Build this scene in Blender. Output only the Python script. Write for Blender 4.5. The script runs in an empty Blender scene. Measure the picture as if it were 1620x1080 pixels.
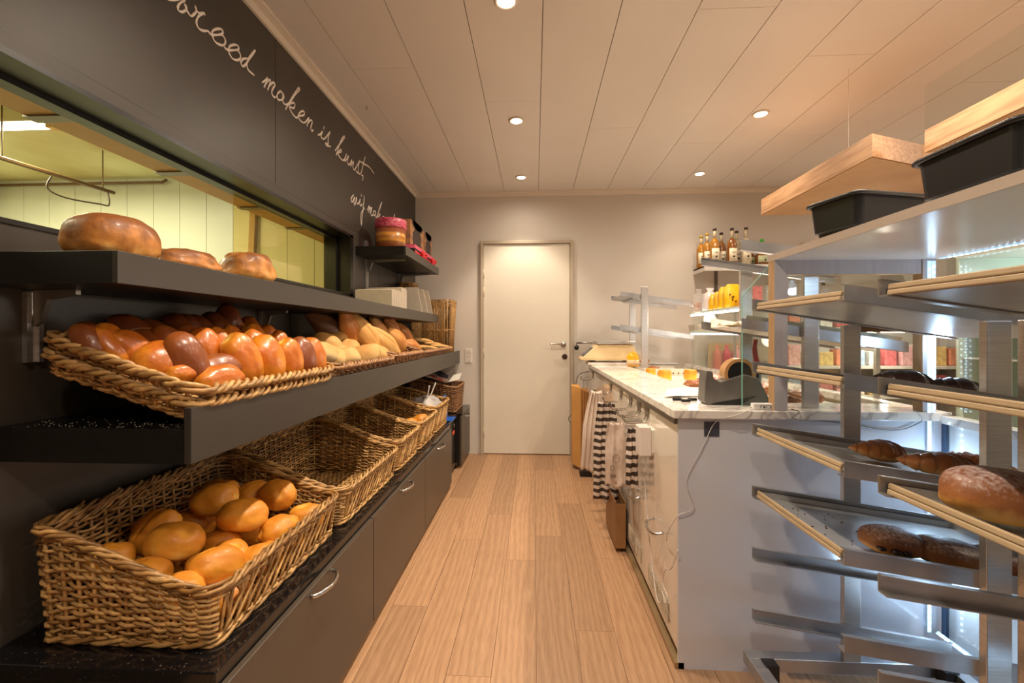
import bpy, math, random
from math import sin, cos, pi, radians, sqrt, atan2
from mathutils import Vector, Matrix, Euler, noise

# ---------------------------------------------------------------- camera, world, exposure
SC = bpy.context.scene
COL = SC.collection
F_PX = 700.0
cd = bpy.data.cameras.new('camera'); cam = bpy.data.objects.new('camera', cd); COL.objects.link(cam)
cd.sensor_width = 36.0; cd.lens = F_PX / 1620 * 36.0
cd.shift_y = -11 / 1620; cd.clip_start = 0.02; cd.clip_end = 60
cam.location = (0, 0, 1.18); cam.rotation_euler = (pi / 2, 0, math.atan(36 / F_PX))
SC.camera = cam
wd = bpy.data.worlds.new('world'); SC.world = wd; wd.use_nodes = True
wd.node_tree.nodes['Background'].inputs[0].default_value = (0.75, 0.85, 1.0, 1)
wd.node_tree.nodes['Background'].inputs[1].default_value = 0.3
SC.view_settings.view_transform = 'Standard'; SC.view_settings.look = 'None'
SC.view_settings.exposure = 0.12; SC.view_settings.gamma = 1.0
SC.view_settings.use_curve_mapping = False

def lin(r, g, b):
    def f(v):
        v /= 255.0
        return v / 12.92 if v <= 0.04045 else ((v + 0.055) / 1.055) ** 2.4
    return (f(r), f(g), f(b), 1.0)

WARM = (1.0, 0.84, 0.66)
def spot(name, loc, energy, angle=95, blend=0.5, color=WARM, r=0.03):
    l = bpy.data.lights.new(name, 'SPOT'); l.energy = energy; l.spot_size = radians(angle); l.spot_blend = blend
    l.color = color; l.shadow_soft_size = r
    o = bpy.data.objects.new(name, l); o.location = loc; COL.objects.link(o); return o
def area(name, loc, rot, sx, sy, energy, color):
    l = bpy.data.lights.new(name, 'AREA'); l.shape = 'RECTANGLE'; l.size = sx; l.size_y = sy
    l.energy = energy; l.color = color
    o = bpy.data.objects.new(name, l); o.location = loc; o.rotation_euler = rot; COL.objects.link(o); return o
def point(name, loc, energy, color, r=0.06):
    l = bpy.data.lights.new(name, 'POINT'); l.energy = energy; l.color = color; l.shadow_soft_size = r
    o = bpy.data.objects.new(name, l); o.location = loc; COL.objects.link(o); return o

DOWNLIGHTS = [(-0.12, 3.93), (-0.12, 2.89), (-0.12, 1.85), (-0.12, 0.81), (-0.12, -0.4),
              (1.43, 3.92), (1.43, 2.88), (1.43, 1.84), (1.43, 0.8), (1.43, -0.4), (3.0, 3.4), (3.0, 1.8), (3.0, 0.2)]
for i, (x, y) in enumerate(DOWNLIGHTS):
    spot('downlight_beam', (x, y, 2.555), (42 if x < 0 else 20) * (0.5 if y > 3.3 and x > 0 else 1), 94, 0.5)
    # the wide stray light of the lamp's frosted face
    spot('downlight_stray', (x, y, 2.55), (48 if x < 0 else 44 if x < 2 else 130) * (0.22 if y > 3.3 else 1), 176, 1.0, r=0.04)
# kitchen fluorescent tube behind the serving hatch
area('kitchen_tube_light', (-3.75, 2.62, 2.458), (0, 0, 0), 1.36, 0.02, 62, (1.0, 0.97, 0.62))
area('kitchen_tube_light', (-3.0, 0.6, 2.42), (0, 0, 0), 1.4, 0.06, 40, (1.0, 0.97, 0.62))

# light of the tubes in the glass display case, and of the cold LED strips by the racks
area('case_tube_light', (1.348, 2.9, 1.335), (0, radians(62), 0), 0.03, 1.1, 3.5, (1.0, 0.88, 0.74))
for z in (0.35, 0.75, 1.15): point('led_strip_light', (1.31, 1.50, z), 0.8, (0.50, 0.74, 1.0), 0.02)
point('led_strip_light', (1.32, 1.0, 1.40), 1.0, (0.50, 0.74, 1.0), 0.02)
point('led_strip_light', (1.32, 1.2, 0.22), 1.0, (0.50, 0.74, 1.0), 0.02)

# ---------------------------------------------------------------- materials
MATS = {}
def new_mat(name):
    m = bpy.data.materials.new(name); m.use_nodes = True
    return m, m.node_tree, m.node_tree.nodes['Principled BSDF']
def M(name, rgb, rough=0.5, metal=0.0, var=0.0, vscale=20.0, bump=0.0, bscale=200.0, coat=0.0, emit=None, es=0.0, rgb2=None, stretch=None, spec=None, trans=0.0):
    if name in MATS: return MATS[name]
    m, nt, p = new_mat(name); N = nt.nodes; L = nt.links
    c = lin(*rgb)
    p.inputs['Base Color'].default_value = c
    p.inputs['Roughness'].default_value = rough; p.inputs['Metallic'].default_value = metal
    if spec is not None: p.inputs['Specular IOR Level'].default_value = spec
    if trans: p.inputs['Transmission Weight'].default_value = trans
    if coat: p.inputs['Coat Weight'].default_value = coat; p.inputs['Coat Roughness'].default_value = 0.12
    if emit:
        p.inputs['Emission Color'].default_value = lin(*emit); p.inputs['Emission Strength'].default_value = es
    if var or rgb2 or bump:
        tc = N.new('ShaderNodeTexCoord'); mp = N.new('ShaderNodeMapping'); L.new(tc.outputs['Object'], mp.inputs[0])
        if stretch: mp.inputs['Scale'].default_value = stretch
    if var or rgb2:
        nz = N.new('ShaderNodeTexNoise'); nz.inputs['Scale'].default_value = vscale; nz.inputs['Detail'].default_value = 5
        L.new(mp.outputs[0], nz.inputs[0])
        cr = N.new('ShaderNodeValToRGB'); L.new(nz.outputs[0], cr.inputs[0])
        cr.color_ramp.elements[0].position = 0.35; cr.color_ramp.elements[1].position = 0.65
        c2 = lin(*rgb2) if rgb2 else tuple([min(1, v * (1 + var)) for v in c[:3]] + [1])
        c1 = c if rgb2 else tuple([v * (1 - var) for v in c[:3]] + [1])
        cr.color_ramp.elements[0].color = c1; cr.color_ramp.elements[1].color = c2
        L.new(cr.outputs[0], p.inputs['Base Color'])
    if bump:
        nb = N.new('ShaderNodeTexNoise'); nb.inputs['Scale'].default_value = bscale; nb.inputs['Detail'].default_value = 3
        L.new(mp.outputs[0], nb.inputs[0])
        bp = N.new('ShaderNodeBump'); bp.inputs['Strength'].default_value = bump; bp.inputs['Distance'].default_value = 0.002
        L.new(nb.outputs[0], bp.inputs['Height']); L.new(bp.outputs[0], p.inputs['Normal'])
    MATS[name] = m
    return m

def glass(name, tint=(246, 250, 248), refl=1.0, edge=False):
    if name in MATS: return MATS[name]
    m, nt, p = new_mat(name); N = nt.nodes; L = nt.links
    out = N['Material Output']
    tr = N.new('ShaderNodeBsdfTransparent'); tr.inputs[0].default_value = lin(*tint)
    gl = N.new('ShaderNodeBsdfGlossy'); gl.inputs['Roughness'].default_value = 0.02
    ge = N.new('ShaderNodeNewGeometry'); dt = N.new('ShaderNodeVectorMath'); dt.operation = 'DOT_PRODUCT'; L.new(ge.outputs['Normal'], dt.inputs[0]); L.new(ge.outputs['Incoming'], dt.inputs[1])
    def mth(op, a, b=None, c=None):
        n = N.new('ShaderNodeMath'); n.operation = op
        for i, v in enumerate((a, b, c)):
            if v is None: continue
            if isinstance(v, (int, float)): n.inputs[i].default_value = v
            else: L.new(v, n.inputs[i])
        return n.outputs[0]
    # Schlick reflectance of a thin pane, the same on both faces
    fr = mth('MULTIPLY_ADD', mth('POWER', mth('SUBTRACT', 1.0, mth('ABSOLUTE', dt.outputs['Value'])), 5.0), 0.9 * refl, 0.04 * refl)
    mx = N.new('ShaderNodeMixShader'); L.new(fr, mx.inputs[0]); L.new(tr.outputs[0], mx.inputs[1]); L.new(gl.outputs[0], mx.inputs[2])
    L.new(mx.outputs[0], out.inputs[0]); MATS[name] = m; return m

def emis(name, rgb, s):
    if name in MATS: return MATS[name]
    m, nt, p = new_mat(name); N = nt.nodes
    e = N.new('ShaderNodeEmission'); e.inputs[0].default_value = lin(*rgb); e.inputs[1].default_value = s
    nt.links.new(e.outputs[0], N['Material Output'].inputs[0]); MATS[name] = m; return m

def wicker_mat(name, a, b):
    m, nt, p = new_mat(name); N = nt.nodes; L = nt.links
    g = N.new('ShaderNodeNewGeometry'); cr = N.new('ShaderNodeValToRGB'); L.new(g.outputs['Random Per Island'], cr.inputs[0])
    cr.color_ramp.elements[0].color = lin(*a); cr.color_ramp.elements[1].color = lin(*b)
    tc = N.new('ShaderNodeTexCoord'); nz = N.new('ShaderNodeTexNoise'); nz.inputs['Scale'].default_value = 45; nz.inputs['Detail'].default_value = 4
    L.new(tc.outputs['Object'], nz.inputs[0])
    hs = N.new('ShaderNodeHueSaturation'); L.new(cr.outputs[0], hs.inputs['Color'])
    mr = N.new('ShaderNodeMapRange'); mr.inputs[1].default_value = 0.3; mr.inputs[2].default_value = 0.7; mr.inputs[3].default_value = 0.55; mr.inputs[4].default_value = 1.35
    L.new(nz.outputs[0], mr.inputs[0]); L.new(mr.outputs[0], hs.inputs['Value'])
    L.new(hs.outputs[0], p.inputs['Base Color']); p.inputs['Roughness'].default_value = 0.42
    MATS[name] = m; return m
def film(name, rgb, k):
    """thin cloudy plastic film: partly clear, partly scattering"""
    if name in MATS: return MATS[name]
    m, nt, p = new_mat(name); p.inputs['Base Color'].default_value = lin(*rgb); p.inputs['Roughness'].default_value = 0.25
    t_ = nt.nodes.new('ShaderNodeBsdfTransparent'); x = nt.nodes.new('ShaderNodeMixShader'); x.inputs[0].default_value = k
    nt.links.new(t_.outputs[0], x.inputs[1]); nt.links.new(p.outputs[0], x.inputs[2]); nt.links.new(x.outputs[0], nt.nodes['Material Output'].inputs[0])
    MATS[name] = m; return m
WICK = wicker_mat('wicker', (140, 98, 50), (206, 164, 104))
WICK_D = wicker_mat('wicker_dark', (112, 74, 46), (172, 126, 84))

def bread_mat(name, top, side, bottom, rough=0.4, coat=0.3, blot=0.25, sugar=None, z0=-0.6, z1=0.6):
    """baked crust: pale underside, browner top, in the loaf's own coordinates"""
    if name in MATS: return MATS[name]
    m, nt, p = new_mat(name); N = nt.nodes; L = nt.links
    tc = N.new('ShaderNodeTexCoord')
    at = N.new('ShaderNodeAttribute'); at.attribute_name = 'bake'
    nz = N.new('ShaderNodeTexNoise'); nz.inputs['Scale'].default_value = 22; nz.inputs['Detail'].default_value = 5
    L.new(tc.outputs['Object'], nz.inputs[0])
    ma = N.new('ShaderNodeMath'); ma.operation = 'MULTIPLY_ADD'; ma.inputs[1].default_value = blot * 2; L.new(nz.outputs[0], ma.inputs[0])
    sb = N.new('ShaderNodeMath'); sb.operation = 'SUBTRACT'; L.new(at.outputs['Fac'], sb.inputs[0]); sb.inputs[1].default_value = blot
    L.new(sb.outputs[0], ma.inputs[2])
    oi = N.new('ShaderNodeObjectInfo')
    m2 = N.new('ShaderNodeMath'); m2.operation = 'MULTIPLY_ADD'; L.new(oi.outputs['Random'], m2.inputs[0]); m2.inputs[1].default_value = 0.25; L.new(ma.outputs[0], m2.inputs[2])
    cr = N.new('ShaderNodeValToRGB'); L.new(m2.outputs[0], cr.inputs[0]); e = cr.color_ramp.elements
    e[0].position = 0.08; e[0].color = lin(*bottom); e[1].position = 0.95; e[1].color = lin(*top)
    x = e.new(0.42); x.color = lin(*side)
    last = cr.outputs[0]
    if sugar:
        n2 = N.new('ShaderNodeTexNoise'); n2.inputs['Scale'].default_value = 140; n2.inputs['Detail'].default_value = 6; L.new(tc.outputs['Object'], n2.inputs[0])
        s = N.new('ShaderNodeMath'); s.operation = 'MULTIPLY'; L.new(n2.outputs[0], s.inputs[0]); L.new(at.outputs['Fac'], s.inputs[1])
        r = N.new('ShaderNodeMapRange'); L.new(s.outputs[0], r.inputs[0]); r.inputs[1].default_value = 0.28; r.inputs[2].default_value = 0.62; r.inputs[4].default_value = sugar
        mx = N.new('ShaderNodeMixRGB'); L.new(r.outputs[0], mx.inputs[0]); L.new(last, mx.inputs[1]); mx.inputs[2].default_value = lin(215, 205, 205)
        last = mx.outputs[0]
    L.new(last, p.inputs['Base Color'])
    p.inputs['Roughness'].default_value = rough
    if coat: p.inputs['Coat Weight'].default_value = coat; p.inputs['Coat Roughness'].default_value = 0.2
    bp = N.new('ShaderNodeBump'); bp.inputs['Strength'].default_value = 0.5; bp.inputs['Distance'].default_value = 0.002
    n3 = N.new('ShaderNodeTexNoise'); n3.inputs['Scale'].default_value = 90; n3.inputs['Detail'].default_value = 4; L.new(tc.outputs['Object'], n3.inputs[0])
    L.new(n3.outputs[0], bp.inputs['Height']); L.new(bp.outputs[0], p.inputs['Normal'])
    MATS[name] = m; return m

# ---------------------------------------------------------------- mesh helpers
class MB:
    def __init__(s): s.v = []; s.f = []; s.mi = []; s.cur = 0; s.att = None
    def face(s, f): s.f.append(tuple(f)); s.mi.append(s.cur)
    def box(s, x0, x1, y0, y1, z0, z1):
        b = len(s.v)
        s.v += [(x, y, z) for z in (z0, z1) for y in (y0, y1) for x in (x0, x1)]
        for q in ((0, 2, 3, 1), (4, 5, 7, 6), (0, 1, 5, 4), (2, 6, 7, 3), (0, 4, 6, 2), (1, 3, 7, 5)):
            s.face([b + i for i in q])
        return s
    def hexa(s, P):      # 8 points: bottom ring of 4 then top ring of 4
        b = len(s.v); s.v += [tuple(p) for p in P]
        for q in ((0, 3, 2, 1), (4, 5, 6, 7), (0, 1, 5, 4), (1, 2, 6, 5), (2, 3, 7, 6), (3, 0, 4, 7)):
            s.face([b + i for i in q])
        return s
    def prism(s, pts, axis, a, b_):   # polygon pts (2-D) swept along axis from a to b_
        n = len(pts); b = len(s.v)
        for t in (a, b_):
            for (p, q) in pts:
                s.v.append({'x': (t, p, q), 'y': (p, t, q), 'z': (p, q, t)}[axis])
        s.face(list(range(b, b + n))[::-1]); s.face(range(b + n, b + 2 * n))
        for i in range(n):
            j = (i + 1) % n; s.face((b + i, b + j, b + n + j, b + n + i))
        return s
    def tube(s, pts, r, n=6, closed=False, flat=None, caps=True):
        P = [Vector(p) for p in pts]; m = len(P)
        if m < 2: return s
        b = len(s.v); prev = None
        for i in range(m):
            if closed: t = P[(i + 1) % m] - P[(i - 1) % m]
            else: t = P[min(i + 1, m - 1)] - P[max(i - 1, 0)]
            if t.length < 1e-9: t = Vector((0, 0, 1))
            t.normalize()
            if prev is None:
                a = Vector((0, 0, 1)) if abs(t.z) < 0.8 else Vector((1, 0, 0))
                u = (a - t * a.dot(t)).normalized()
            else:
                u = prev - t * prev.dot(t)
                u = u.normalized() if u.length > 1e-6 else Vector((t.y, -t.x, 0)).normalized()
            prev = u; w = t.cross(u); rr = r[i] if isinstance(r, (list, tuple)) else r
            for k in range(n):
                a = 2 * pi * k / n
                o = u * (cos(a) * rr) + w * (sin(a) * rr)
                if flat: o = Vector((o.x * flat[0], o.y * flat[1], o.z * flat[2]))
                s.v.append(tuple(P[i] + o))
        for i in range(m if closed else m - 1):
            i2 = (i + 1) % m
            for k in range(n):
                k2 = (k + 1) % n
                s.face((b + i * n + k, b + i * n + k2, b + i2 * n + k2, b + i2 * n + k))
        if not closed and caps:
            s.face([b + k for k in range(n)][::-1]); s.face([b + (m - 1) * n + k for k in range(n)])
        return s
    def lathe(s, prof, c=(0, 0, 0), n=24, axis='z'):
        b = len(s.v); m = len(prof)
        for (r, h) in prof:
            for k in range(n):
                a = 2 * pi * k / n; x, y = r * cos(a), r * sin(a)
                p = {'z': (x, y, h), 'y': (x, h, y), 'x': (h, x, y)}[axis]
                s.v.append((c[0] + p[0], c[1] + p[1], c[2] + p[2]))
        for i in range(m - 1):
            for k in range(n):
                k2 = (k + 1) % n
                s.face((b + i * n + k, b + i * n + k2, b + (i + 1) * n + k2, b + (i + 1) * n + k))
        s.face([b + k for k in range(n)][::-1]); s.face([b + (m - 1) * n + k for k in range(n)])
        return s
    def grid(s, nu, nv, fn):
        b = len(s.v)
        for j in range(nv):
            for i in range(nu): s.v.append(tuple(fn(i / (nu - 1), j / (nv - 1))))
        for j in range(nv - 1):
            for i in range(nu - 1):
                a = b + j * nu + i; s.face((a, a + 1, a + nu + 1, a + nu))
        return s
    def sheet(s, nu, nv, fn, th):        # a curved sheet with real thickness (offset along th vector)
        b = len(s.v); s.grid(nu, nv, fn); c = len(s.v)
        th = Vector(th)
        s.grid(nu, nv, lambda u, v: Vector(fn(u, v)) + th)
        nf = (nu - 1) * (nv - 1)
        k = len(s.f) - nf
        for i in range(k, k + nf): s.f[i] = s.f[i][::-1]
        def edge(i, j): s.face((b + i, c + i, c + j, b + j))
        for i in range(nu - 1): edge(i, i + 1); edge((nv - 1) * nu + i + 1, (nv - 1) * nu + i)
        for j in range(nv - 1): edge((j + 1) * nu, j * nu); edge(j * nu + nu - 1, (j + 1) * nu + nu - 1)
        return s
    def build(s, name, mats, parent=None, smooth=False, loc=None, rot=None, bevel=0.0):
        me = bpy.data.meshes.new(name); me.from_pydata(s.v, [], s.f); me.validate()
        if not isinstance(mats, (list, tuple)): mats = [mats]
        for m in mats: me.materials.append(m)
        if len(mats) > 1 and len(me.polygons) == len(s.mi): me.polygons.foreach_set('material_index', s.mi)
        if s.att is not None:
            a = me.attributes.new('bake', 'FLOAT', 'POINT'); a.data.foreach_set('value', s.att)
        if smooth: me.polygons.foreach_set('use_smooth', [True] * len(me.polygons))
        me.update()
        o = bpy.data.objects.new(name, me); COL.objects.link(o)
        if parent: o.parent = parent
        if loc: o.location = loc
        if rot: o.rotation_euler = rot
        if bevel:
            bm = o.modifiers.new('bevel', 'BEVEL'); bm.width = bevel; bm.segments = 2; bm.limit_method = 'ANGLE'
        return o

def tag(o, label, cat, group=None):
    o['label'] = label; o['category'] = cat
    if group: o['group'] = group
    return o
def thing(name, label, cat, loc=(0, 0, 0), rot=(0, 0, 0), group=None):
    o = bpy.data.objects.new(name, None); COL.objects.link(o); o.location = loc; o.rotation_euler = rot
    o.empty_display_size = 0.1
    return tag(o, label, cat, group)
def struct(o): o['kind'] = 'structure'; return o
def copy_tree(o, parent=None):
    c = o.copy(); COL.objects.link(c)
    if parent: c.parent = parent
    for ch in list(o.children): copy_tree(ch, c)
    return c
def smooth_path(pts, k=4, closed=False):
    P = [Vector(p) for p in pts]; n = len(P); out = []
    rng = range(n if closed else n - 1)
    for i in rng:
        g = (lambda j: P[j % n]) if closed else (lambda j: P[max(0, min(n - 1, j))])
        a, b, c, d = g(i - 1), g(i), g(i + 1), g(i + 2)
        for q in range(k):
            t = q / k
            out.append(0.5 * ((2 * b) + (c - a) * t + (2 * a - 5 * b + 4 * c - d) * t * t + (3 * b - a - 3 * c + d) * t ** 3))
    if not closed: out.append(P[-1])
    return out

# common materials
BLACKWALL = M('charcoal_paint', (66, 60, 54), 0.42, var=0.12, vscale=3, bump=0.05, bscale=300)
BLACKLAM = M('black_laminate', (58, 53, 48), 0.36, bump=0.05, bscale=500)
BLACKEDGE = M('black_edge', (24, 22, 21), 0.35)
CAB = M('cabinet_charcoal', (76, 66, 56), 0.38, var=0.06, vscale=2)
STEEL = M('brushed_steel', (206, 204, 202), 0.30, 0.85, var=0.08, vscale=6, stretch=(2, 2, 60))
STEEL_D = M('worn_steel', (178, 178, 180), 0.35, 0.85, var=0.15, vscale=8)
ALU = M('baking_tray_aluminium', (196, 194, 192), 0.36, 0.75, var=0.12, vscale=5)
CHROME = M('satin_chrome', (200, 198, 194), 0.2, 1.0)
WHITE = M('white_paint', (232, 224, 212), 0.5)
WHITEGLOSS = M('white_gloss_laminate', (226, 217, 204), 0.05, coat=0.6)
BLACKPL = M('black_plastic', (22, 21, 24), 0.38)
GLASS = glass('clear_glass')
GLASS_E = M('glass_edge_green', (120, 190, 170), 0.1, emit=None)

# ---------------------------------------------------------------- the room
XL, YB, ZC = -1.19, 4.36, 2.58      # left wall, back wall, ceiling
XR, YF = 4.6, -1.6                  # customer side wall, wall behind the viewer
random.seed(7)
def plank_mat():
    m, nt, p = new_mat('oak_floor'); N = nt.nodes; L = nt.links
    tc = N.new('ShaderNodeTexCoord'); g = N.new('ShaderNodeNewGeometry')
    mp = N.new('ShaderNodeMapping'); mp.inputs['Scale'].default_value = (7, 0.75, 1); L.new(tc.outputs['Object'], mp.inputs[0])
    cx = N.new('ShaderNodeCombineXYZ'); mu = N.new('ShaderNodeMath'); mu.operation = 'MULTIPLY'; mu.inputs[1].default_value = 37
    L.new(g.outputs['Random Per Island'], mu.inputs[0]); L.new(mu.outputs[0], cx.inputs[0]); L.new(mu.outputs[0], cx.inputs[1]); L.new(cx.outputs[0], mp.inputs['Location'])
    wv = N.new('ShaderNodeTexWave'); wv.wave_type = 'BANDS'; wv.bands_direction = 'X'; wv.inputs['Scale'].default_value = 1.6
    wv.inputs['Distortion'].default_value = 14; wv.inputs['Detail'].default_value = 3; wv.inputs['Detail Scale'].default_value = 0.7
    L.new(mp.outputs[0], wv.inputs[0])
    nz = N.new('ShaderNodeTexNoise'); nz.inputs['Scale'].default_value = 14; nz.inputs['Detail'].default_value = 8
    mp2 = N.new('ShaderNodeMapping'); mp2.inputs['Scale'].default_value = (14, 0.8, 1); L.new(tc.outputs['Object'], mp2.inputs[0]); L.new(mp2.outputs[0], nz.inputs[0])
    mx = N.new('ShaderNodeMixRGB'); mx.inputs[0].default_value = 0.78; L.new(wv.outputs[0], mx.inputs[1]); L.new(nz.outputs[0], mx.inputs[2])
    cr = N.new('ShaderNodeValToRGB'); L.new(mx.outputs[0], cr.inputs[0]); e = cr.color_ramp.elements
    e[0].position = 0.25; e[0].color = lin(152, 114, 82); e[1].position = 0.72; e[1].color = lin(182, 143, 108)
    hs = N.new('ShaderNodeHueSaturation'); L.new(cr.outputs[0], hs.inputs['Color'])
    mr = N.new('ShaderNodeMapRange'); mr.inputs[3].default_value = 0.86; mr.inputs[4].default_value = 1.1; L.new(g.outputs['Random Per Island'], mr.inputs[0]); L.new(mr.outputs[0], hs.inputs['Value'])
    L.new(hs.outputs[0], p.inputs['Base Color']); p.inputs['Roughness'].default_value = 0.42
    bp = N.new('ShaderNodeBump'); bp.inputs['Strength'].default_value = 0.15; bp.inputs['Distance'].default_value = 0.001; L.new(mx.outputs[0], bp.inputs['Height']); L.new(bp.outputs[0], p.inputs['Normal'])
    return m
OAK = plank_mat()
mb = MB(); w = 0.156; x = 0.005 - w * 8
known = {-0.306: [1.52, 2.9], -0.151: [2.315, 1.0], 0.005: [2.6, 1.38], 0.161: [1.776, 3.1], -0.462: [2.535, 1.3], 0.317: [2.35, 3.6], -0.618: [1.9]}
while x < XR:
    ys = None
    for k in known:
        if abs(k - x) < 0.02: ys = sorted(known[k])
    if ys is None: ys = [YF + random.uniform(0.3, 1.3) + 1.28 * j for j in range(5)]
    else:
        ys = sorted(ys + [v for v in (ys[0] - 1.28, ys[-1] + 1.28) if YF < v < YB])
    ys = [YF] + [v for v in ys if YF + 0.05 < v < YB - 0.05] + [YB]
    for a, b in zip(ys, ys[1:]):
        mb.box(max(x, XL) + 0.0008, min(x + w, XR) - 0.0008, a + 0.0006, b - 0.0006, -0.006, 0)
    x += w
mb.cur = 1; mb.box(XL - 0.1, XR, YF, YB, -0.06, -0.0045)
fl = struct(mb.build('floor', [OAK, M('floor_joint', (92, 66, 44), 0.8)]))

CEIL = M('ceiling_board', (224, 217, 209), 0.45, var=0.02, vscale=2)
mb = MB(); w = 0.333; x = -1.297
kc = {-1.297: [3.37], -0.964: [2.29], -0.631: [3.73], -0.298: [2.65], 0.035: [4.1], 0.368: [3.03], 0.701: [1.945], 1.034: [3.3], 1.367: [2.30], 1.70: [3.2], 2.033: [2.0]}
while x < XR:
    ys = None
    for k in kc:
        if abs(k - x) < 0.03: ys = [kc[k][0] - 2.6, kc[k][0]]
    if ys is None: ys = [YF + random.uniform(0.5, 2.5) + 2.6 * j for j in range(3)]
    ys = [YF] + [v for v in ys if YF + 0.05 < v < YB - 0.02] + [YB]
    for a, b in zip(ys, ys[1:]):
        mb.box(max(x, XL) + 0.0018, min(x + w, XR) - 0.0018, a + 0.001, b - 0.001, ZC, ZC + 0.01)
    x += w
mb.cur = 1; mb.box(XL, XR, YF, YB, ZC + 0.008, ZC + 0.06)
struct(mb.build('ceiling', [CEIL, M('ceiling_joint', (96, 80, 62), 0.8)]))

WALLM = M('back_wall_paint', (212, 204, 194), 0.55, bump=0.06, bscale=250)
struct(MB().box(XL - 0.3, XR + 0.1, YB, YB + 0.12, -0.05, ZC + 0.06).build('wall_back', WALLM))
struct(MB().box(-1.36, XR + 0.1, YF - 0.12, YF, -0.05, ZC + 0.06).build('wall_front', M('front_wall_paint', (150, 142, 132), 0.6)))
struct(MB().box(XR, XR + 0.12, YF, YB, -0.05, ZC + 0.06).build('wall_right', M('right_wall_paint', (214, 214, 206), 0.55)))
HY0, HY1, HZ0, HZ1 = -0.7, 2.84, 1.43, 1.826   # serving hatch
mb = MB()
mb.box(-1.36, XL, YF, YB, -0.05, HZ0); mb.box(-1.36, XL, YF, YB, HZ1, ZC + 0.06)
mb.box(-1.36, XL, HY1, YB, HZ0, HZ1); mb.box(-1.36, XL, YF, HY0, HZ0, HZ1)
# panel joints
struct(mb.build('wall_left', BLACKWALL))
mb = MB(); mb.box(XL, XL + 0.0012, 1.974, 1.9765, HZ1 + 0.05, ZC); mb.box(XL, XL + 0.0004, YF, YB, HZ1 + 0.04, HZ1 + 0.0412)
mb.box(XL, XL + 0.0012, 2.10, 2.1025, 1.04, 1.285); mb.box(XL, XL + 0.0012, 3.33, 3.3325, 1.04, 1.7)
struct(mb.build('trim_5', BLACKEDGE))
# cornice
PCOR = [(0, 0), (0.05, 0), (0.05, -0.008), (0.02, -0.014), (0.012, -0.04), (0, -0.04)]
COR = M('cornice_white', (226, 214, 198), 0.4)
struct(MB().prism([(XL + a, ZC + b) for a, b in PCOR], 'y', YF, YB).build('trim_1', COR))
struct(MB().prism([(YB - a, ZC + b) for a, b in PCOR], 'x', XL, XR).build('trim_2', COR))
# hatch frame, sliding track and tinted pane
wf = thing('window_1', 'black framed serving hatch opening to the bakery kitchen', 'window'); wf['kind'] = 'structure'
mb = MB()
mb.box(-1.362, XL + 0.004, HY1 - 0.045, HY1, HZ0, HZ1); mb.box(-1.362, XL + 0.004, HY0, HY1, HZ1 - 0.016, HZ1)
mb.box(-1.362, XL + 0.004, HY0, HY1, HZ0, HZ0 + 0.012); mb.box(-1.30, -1.285, HY0, HY1, HZ1 - 0.03, HZ1 - 0.014)
mb.box(-1.31, -1.27, HY1 - 0.075, HY1 - 0.04, HZ0, HZ1)
mb.build('window_frame', BLACKEDGE, wf)
MB().box(-1.352, -1.346, 1.92, HY1 - 0.05, HZ0 + 0.012, HZ1 - 0.016).build('pane', glass('yellow_glass', (252, 242, 208)), wf)
# kitchen behind
KW = M('kitchen_panel', (222, 220, 202), 0.45, var=0.04, vscale=2)
mb = MB(); x = -4.9
while x < -1.4:
    mb.box(x + 0.002, min(x + 0.245, -1.365), 3.80, 3.83, -0.05, ZC); x += 0.247
mb.box(-5.0, -1.365, 3.815, 3.9, -0.05, ZC)
struct(mb.build('wall_kitchen_back', KW))
struct(MB().box(-5.0, -4.9, YF, 3.9, -0.05, ZC).build('wall_kitchen_side', KW))
struct(MB().box(-5.0, -1.36, YF - 0.1, YF, -0.05, ZC).build('wall_kitchen_front', KW))
struct(MB().box(-5.0, -1.36, YF - 0.1, 3.9, ZC, ZC + 0.05).build('ceiling', M('kitchen_ceiling', (224, 220, 170), 0.6, rgb2=(196, 178, 120), vscale=1.2)))
struct(MB().box(-5.0, -1.36, YF - 0.1, 3.9, -0.06, 0).build('floor', M('kitchen_floor_tile', (150, 140, 120), 0.5)))
mb = MB(); mb.box(-1.50, -1.362, HY0 - 0.3, 3.8, HZ1, HZ1 + 0.12)
struct(mb.build('trim_3', M('header_wood', (212, 160, 86), 0.5, var=0.08, vscale=6)))
mb = MB()
for y in (1.245, 1.695, 2.182, 2.613): mb.box(-1.505, -1.364, y - 0.02, y + 0.02, HZ1 - 0.006, HZ1)
struct(mb.build('trim_4', M('clip_metal', (120, 110, 100), 0.4, 0.8)))
t = thing('fluorescent_light', 'white fluorescent batten light on the bakery kitchen ceiling seen through the hatch', 'light', (-3.75, 2.62, 2.50))
mb = MB().box(-0.78, 0.78, -0.045, 0.045, 0, 0.08); mb.build('batten', M('batten_white', (225, 215, 170), 0.4), t)
MB().tube([(-0.72, 0, -0.018), (0.72, 0, -0.018)], 0.016, 10).build('tube', emis('tube_emission', (255, 252, 225), 9), t, smooth=True)
mb = MB().box(0.72, 0.78, -0.03, 0.03, -0.035, 0.0).box(-0.78, -0.72, -0.03, 0.03, -0.035, 0.0)
mb.build('end_cap', M('amber_cap', (226, 170, 70), 0.4), t)
t = thing('ceiling_rail', 'brown metal rail hanging across the kitchen with a looped cable', 'rail', (-3.2, 2.5, 2.24))
RUST = M('rail_brown', (112, 82, 52), 0.5, 0.4)
mb = MB().tube([(0.12, -1.3, -0.08), (0, 0, 0), (-0.092, 0.8, 0.049)], 0.014, 6); mb.tube([(0, 0, 0), (0, 0, 0.34)], 0.004, 5); mb.tube([(-0.08, 0.7, 0.04), (-0.08, 0.7, 0.34)], 0.004, 5)
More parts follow.
